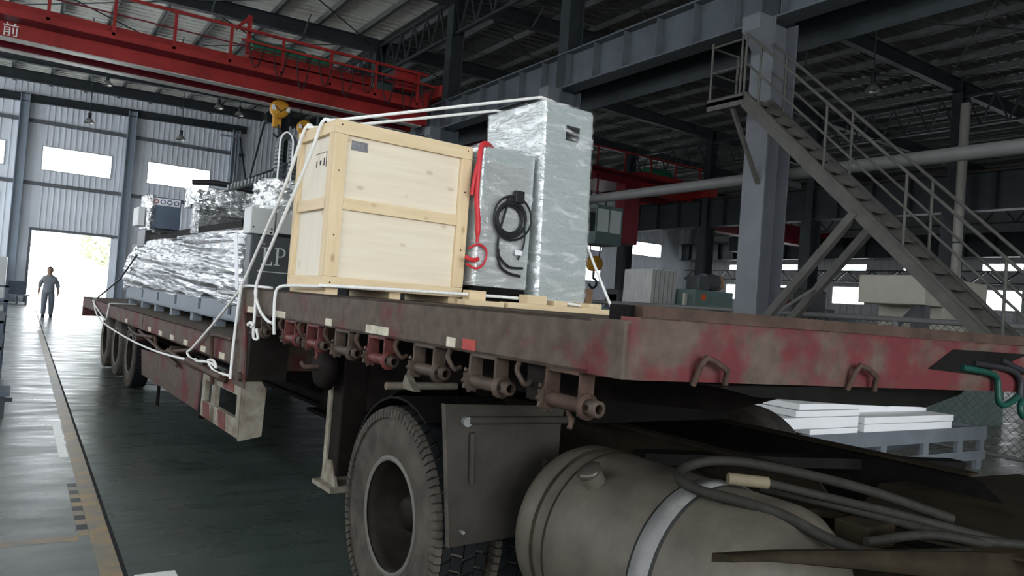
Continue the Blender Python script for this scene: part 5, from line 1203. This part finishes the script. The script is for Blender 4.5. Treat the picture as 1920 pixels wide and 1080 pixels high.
# cream machine behind the stair
cm = thing('machining_centre', 'cream machine enclosure standing behind the stair', 'machine', (18.2, 9.7, 0))
part('upper_housing', MB().bev(16.8, 19.6, 9.0, 10.6, 2.35, 3.02, 0.03), 'cream_paint', cm)
part('lower_housing', MB().bev(17.7, 19.3, 9.05, 10.6, 0.0, 2.35, 0.03), 'cream_paint', cm)
part('side_post', MB().box(17.0, 17.25, 9.1, 9.4, 0, 2.35), 'machine_dark', cm)
part('door', MB().bev(18.0, 18.9, 9.03, 9.05, 0.4, 2.2, 0.01), 'cream_paint', cm)
part('brace', MB().bar((16.9, 9.2, 2.35), (15.8, 9.3, 1.5), 0.08, 0.08), 'machine_dark', cm)
# dark lathe-like machines in the middle bay
dm = thing('forming_machine', 'dark machine with a red beam left of the cream enclosure', 'machine', (21, 15.5, 0))
part('bed', MB().bev(19.2, 23.0, 15.0, 16.5, 0, 1.5, 0.05), 'machine_green', dm)
part('head', MB().bev(20.6, 22.4, 15.2, 16.4, 1.5, 2.9, 0.1), 'machine_dark', dm)
part('arm', MB().bar((19.3, 15.4, 2.1), (22.2, 15.4, 3.0), 0.12, 0.15), 'crane_red', dm)
part('base_block', MB().bev(22.6, 24.2, 15.2, 16.4, 0, 2.2, 0.05), 'machine_grey', dm)
for k, (x, y, h, lab) in enumerate(((24.5, 27.5, 2.6, 'tall dark machine far off left of the big column'), (33.0, 30.0, 3.0, 'dark press far off behind the raking struts'), (31.5, 22.0, 2.4, 'dark machine far off behind the stair'), (36.5, 16.5, 2.8, 'dark machine at the far right under the stair'))):
    t = thing('far_machine', lab, 'machine', (x, y, 0), group='machines in the far bays')
    part('bed', MB().bev(x-1.4, x+1.4, y-0.6, y+0.6, 0, h*0.45, 0.05), 'machine_green', t)
    part('column', MB().bev(x-0.9, x-0.1, y-0.5, y+0.5, h*0.45, h, 0.06), 'machine_dark', t)
    part('head', MB().bev(x-0.9, x+0.9, y-0.45, y+0.45, h*0.78, h+0.2, 0.08), 'machine_grey' if k % 2 else 'machine_dark', t)
    part('chuck', MB().cyl((x+0.5, y-0.55, h*0.6), (x+0.5, y-0.9, h*0.6), 0.3, 14), 'dark_steel', t)
lt = thing('lathe', 'long low machine with pale trays behind the front lip', 'machine', (14.5, 7.4, 0))
part('bed', MB().bev(13.2, 16.4, 7.1, 7.9, 0, 1.25, 0.04), 'machine_green', lt)
for k in range(5): part('tray', MB().bev(13.3+k*0.6, 13.75+k*0.6, 7.15, 7.8, 1.25, 1.42+0.05*(k % 2), 0.01), 'panel_pale', lt)
# rack and machines at the left edge
rk = thing('parts_rack', 'dark blue steel trolley rack at the left edge of the aisle', 'rack', (-0.45, 12.0, 0))
for x in (-0.95, -0.18):
    for y in (11.2, 13.6): part('post', MB().box(x, x+0.05, y, y+0.05, 0, 1.38 if y > 12 else 0.98), 'rack_blue', rk)
for z in (0.10, 0.62, 0.95):
    part('shelf', MB().box(-0.95, -0.13, 11.2, 13.65, z, z+0.04), 'rack_blue', rk)
for z in (1.12, 1.34): part('rail', MB().box(-0.95, -0.13, 13.6, 13.65, z, z+0.03), 'rack_blue', rk)
part('load', MB().bev(-0.85, -0.20, 11.5, 12.8, 0.66, 0.88, 0.02), 'panel_pale', rk); part('reel', MB().cyl((-0.5, 12.2, 0.99), (-0.2, 12.2, 0.99), 0.18, 16), 'dark_steel', rk)
pl = thing('floor_stand', 'black low stand in front of the trolley rack', 'stand', (-0.3, 10.0, 0))
part('top', MB().box(-0.6, 0.0, 9.7, 10.3, 0.26, 0.30), 'rack_blue', pl); part('column', MB().box(-0.14, -0.04, 9.9, 10.1, 0.0, 0.26), 'dark_steel', pl); part('crossbar', MB().box(-0.2, 0.03, 9.94, 10.0, 0.17, 0.21), 'dark_steel', pl)
bm_ = thing('packed_machine', 'white-grey machine far left beside the door', 'machine', (-1.2, 41, 0))
part('housing', MB().bev(-2.6, -0.55, 40.4, 42.0, 0, 2.1, 0.03), 'cover_white', bm_); part('base', MB().bev(-2.6, -0.53, 40.2, 42.0, 0, 0.25, 0.02), 'machine_grey', bm_)
solo('blue_bin', MB().prism([(-0.42, 0.45), (0.22, 0.45), (0.26, 1.05), (-0.46, 1.05)], 'y', 40.6, 41.2), 'rack_blue', 'dark blue bin beside the far white machine', 'bin', base=(-0.1, 40.9, 0.45))
ps = thing('pallet_stand', 'low pallet stand under the dark blue bin', 'pallet', (-0.1, 40.9, 0))
part('deck', MB().box(-0.5, 0.42, 40.3, 41.6, 0.40, 0.45), 'machine_grey', ps)
for x in (-0.45, -0.1, 0.25):
    for y in (40.35, 41.5): part('leg', MB().box(x, x+0.08, y, y+0.08, 0.0, 0.40), 'machine_dark', ps)

# ================================================================== PERSON
def skinned(name, chains, parent, mt, base):
    """chains of (point, radius) joined where points coincide, grown with a Skin modifier"""
    vs, rs, es, idx = [], [], [], {}
    for ch_ in chains:
        prev = None
        for p, r in ch_:
            key = tuple(round(c, 4) for c in p)
            if key not in idx: idx[key] = len(vs); vs.append((p[0]-base[0], p[1]-base[1], p[2]-base[2])); rs.append(r)
            if prev is not None and prev != idx[key]: es.append((prev, idx[key]))
            prev = idx[key]
    me = bpy.data.meshes.new(name); me.from_pydata(vs, es, []); me.update()
    o = bpy.data.objects.new(name, me); COL.objects.link(o)
    md = o.modifiers.new('Skin', 'SKIN'); md.use_smooth_shade = True
    for i, sv in enumerate(me.skin_vertices[0].data):
        r = rs[i]; sv.radius = (r, r) if not isinstance(r, tuple) else r; sv.use_root = (i == 0)
    ss = o.modifiers.new('Sub', 'SUBSURF'); ss.levels = ss.render_levels = 2
    me.materials.append(MATS[mt]); o.parent = parent; return o
px, py = 0.86, 31.0
mn = thing('person', 'person in grey work clothes walking near the bright open door', 'person', (px, py, 0))
A = lambda x, y, z: (px+x, py+y, z)
pel, che, nec = A(0, 0, 0.95), A(0, 0.0, 1.32), A(0, 0.0, 1.49)
arms = [[(che, 0.13), (A(s_*0.175, 0, 1.355), 0.080), (A(s_*0.27, 0.02, 1.13), 0.052), (A(s_*0.29, -0.05, 0.90), 0.040), (A(s_*0.29, -0.08, 0.82), 0.036)] for s_ in (-1, 1)]
legs = [[(pel, 0.12), (A(-0.10, 0, 0.86), 0.105), (A(-0.11, -0.10, 0.50), 0.070), (A(-0.11, -0.03, 0.06), 0.050), (A(-0.115, -0.16, 0.035), 0.036)],
        [(pel, 0.12), (A(0.10, 0, 0.86), 0.105), (A(0.115, 0.03, 0.50), 0.070), (A(0.12, 0.10, 0.06), 0.050), (A(0.125, 0.02, 0.035), 0.036)]]
body = skinned('body', [[(pel, 0.12), (A(0, 0, 1.12), (0.12, 0.09)), (che, 0.13), (nec, 0.075), (A(0, -0.005, 1.545), 0.075), (A(0, -0.012, 1.60), (0.098, 0.112)), (A(0, -0.012, 1.66), (0.108, 0.122)), (A(0, -0.008, 1.725), 0.092)]]+arms+legs, mn, 'skin', (px, py, 0))
def rs_(c, k): return [(p, tuple(v+k for v in r) if isinstance(r, tuple) else r+k) for p, r in c]
skinned('shirt', [rs_([(A(0, 0, 0.80), 0.175), (A(0, 0, 0.95), 0.185), (A(0, 0, 1.12), (0.175, 0.13)), (che, 0.175), (A(0, 0, 1.42), 0.115), (A(0, 0, 1.49), 0.075)], 0.016)]+[rs_([(che, 0.175), a[1], a[2], ((a[2][0][0]*.45+a[3][0][0]*.55, a[2][0][1]*.45+a[3][0][1]*.55, a[2][0][2]*.45+a[3][0][2]*.55), 0.045)], 0.018) for a in arms], mn, 'shirt', (px, py, 0))
skinned('trousers', [rs_([(A(0, 0, 1.02), 0.155), (A(0, 0, 0.93), 0.175)], 0.018)]+[rs_([(A(0, 0, 0.93), 0.175)]+l[1:4], 0.027) for l in legs], mn, 'trousers', (px, py, 0))
for l in legs:
    f = l[4][0]; h_ = l[3][0]
    mb = MB().bev(f[0]-0.05, f[0]+0.05, f[1]-0.07, h_[1]+0.06, 0.0, 0.09, 0.03); part('shoe', mb, 'shoe', mn)
part('hair', MB().lathe([(0.0, 0.090), (0.03, 0.093), (0.07, 0.080), (0.10, 0.050), (0.115, 0.0)], A(0, 0.014, 1.665), (0, 0, 1), 18), 'hair', mn)
part('nose', MB().prism([(py-0.128, 1.625), (py-0.095, 1.665), (py-0.095, 1.62)], 'x', px-0.012, px+0.012), 'skin', body if False else mn)
part('mouth', MB().bev(px-0.024, px+0.024, py-0.112, py-0.095, 1.582, 1.592, 0.003), 'cardboard', mn)
for s_ in (-1, 1):
    part('eye', MB().bev(px+s_*0.034-0.011, px+s_*0.034+0.011, py-0.116, py-0.095, 1.652, 1.662, 0.003), 'hair', mn)
    part('ear', MB().bev(px+s_*0.088-0.01, px+s_*0.088+0.01, py-0.03, py+0.015, 1.60, 1.655, 0.006), 'skin', mn)
    w_ = arms[0 if s_ < 0 else 1][4][0]
    hd = MB().bev(w_[0]-0.018, w_[0]+0.018, w_[1]-0.045, w_[1]+0.035, w_[2]-0.075, w_[2]+0.02, 0.012)
    for q in range(4): hd.tube([(w_[0], w_[1]-0.035+q*0.021, w_[2]-0.07), (w_[0]-s_*0.008, w_[1]-0.038+q*0.021, w_[2]-0.115-0.008*(q in (1, 2))), (w_[0]-s_*0.022, w_[1]-0.038+q*0.021, w_[2]-0.145-0.01*(q in (1, 2)))], 0.0095, 6)
    hd.tube([(w_[0], w_[1]-0.04, w_[2]-0.02), (w_[0]-s_*0.01, w_[1]-0.065, w_[2]-0.055), (w_[0]-s_*0.015, w_[1]-0.06, w_[2]-0.09)], 0.010, 6)
    part('hand', hd, 'skin', mn)
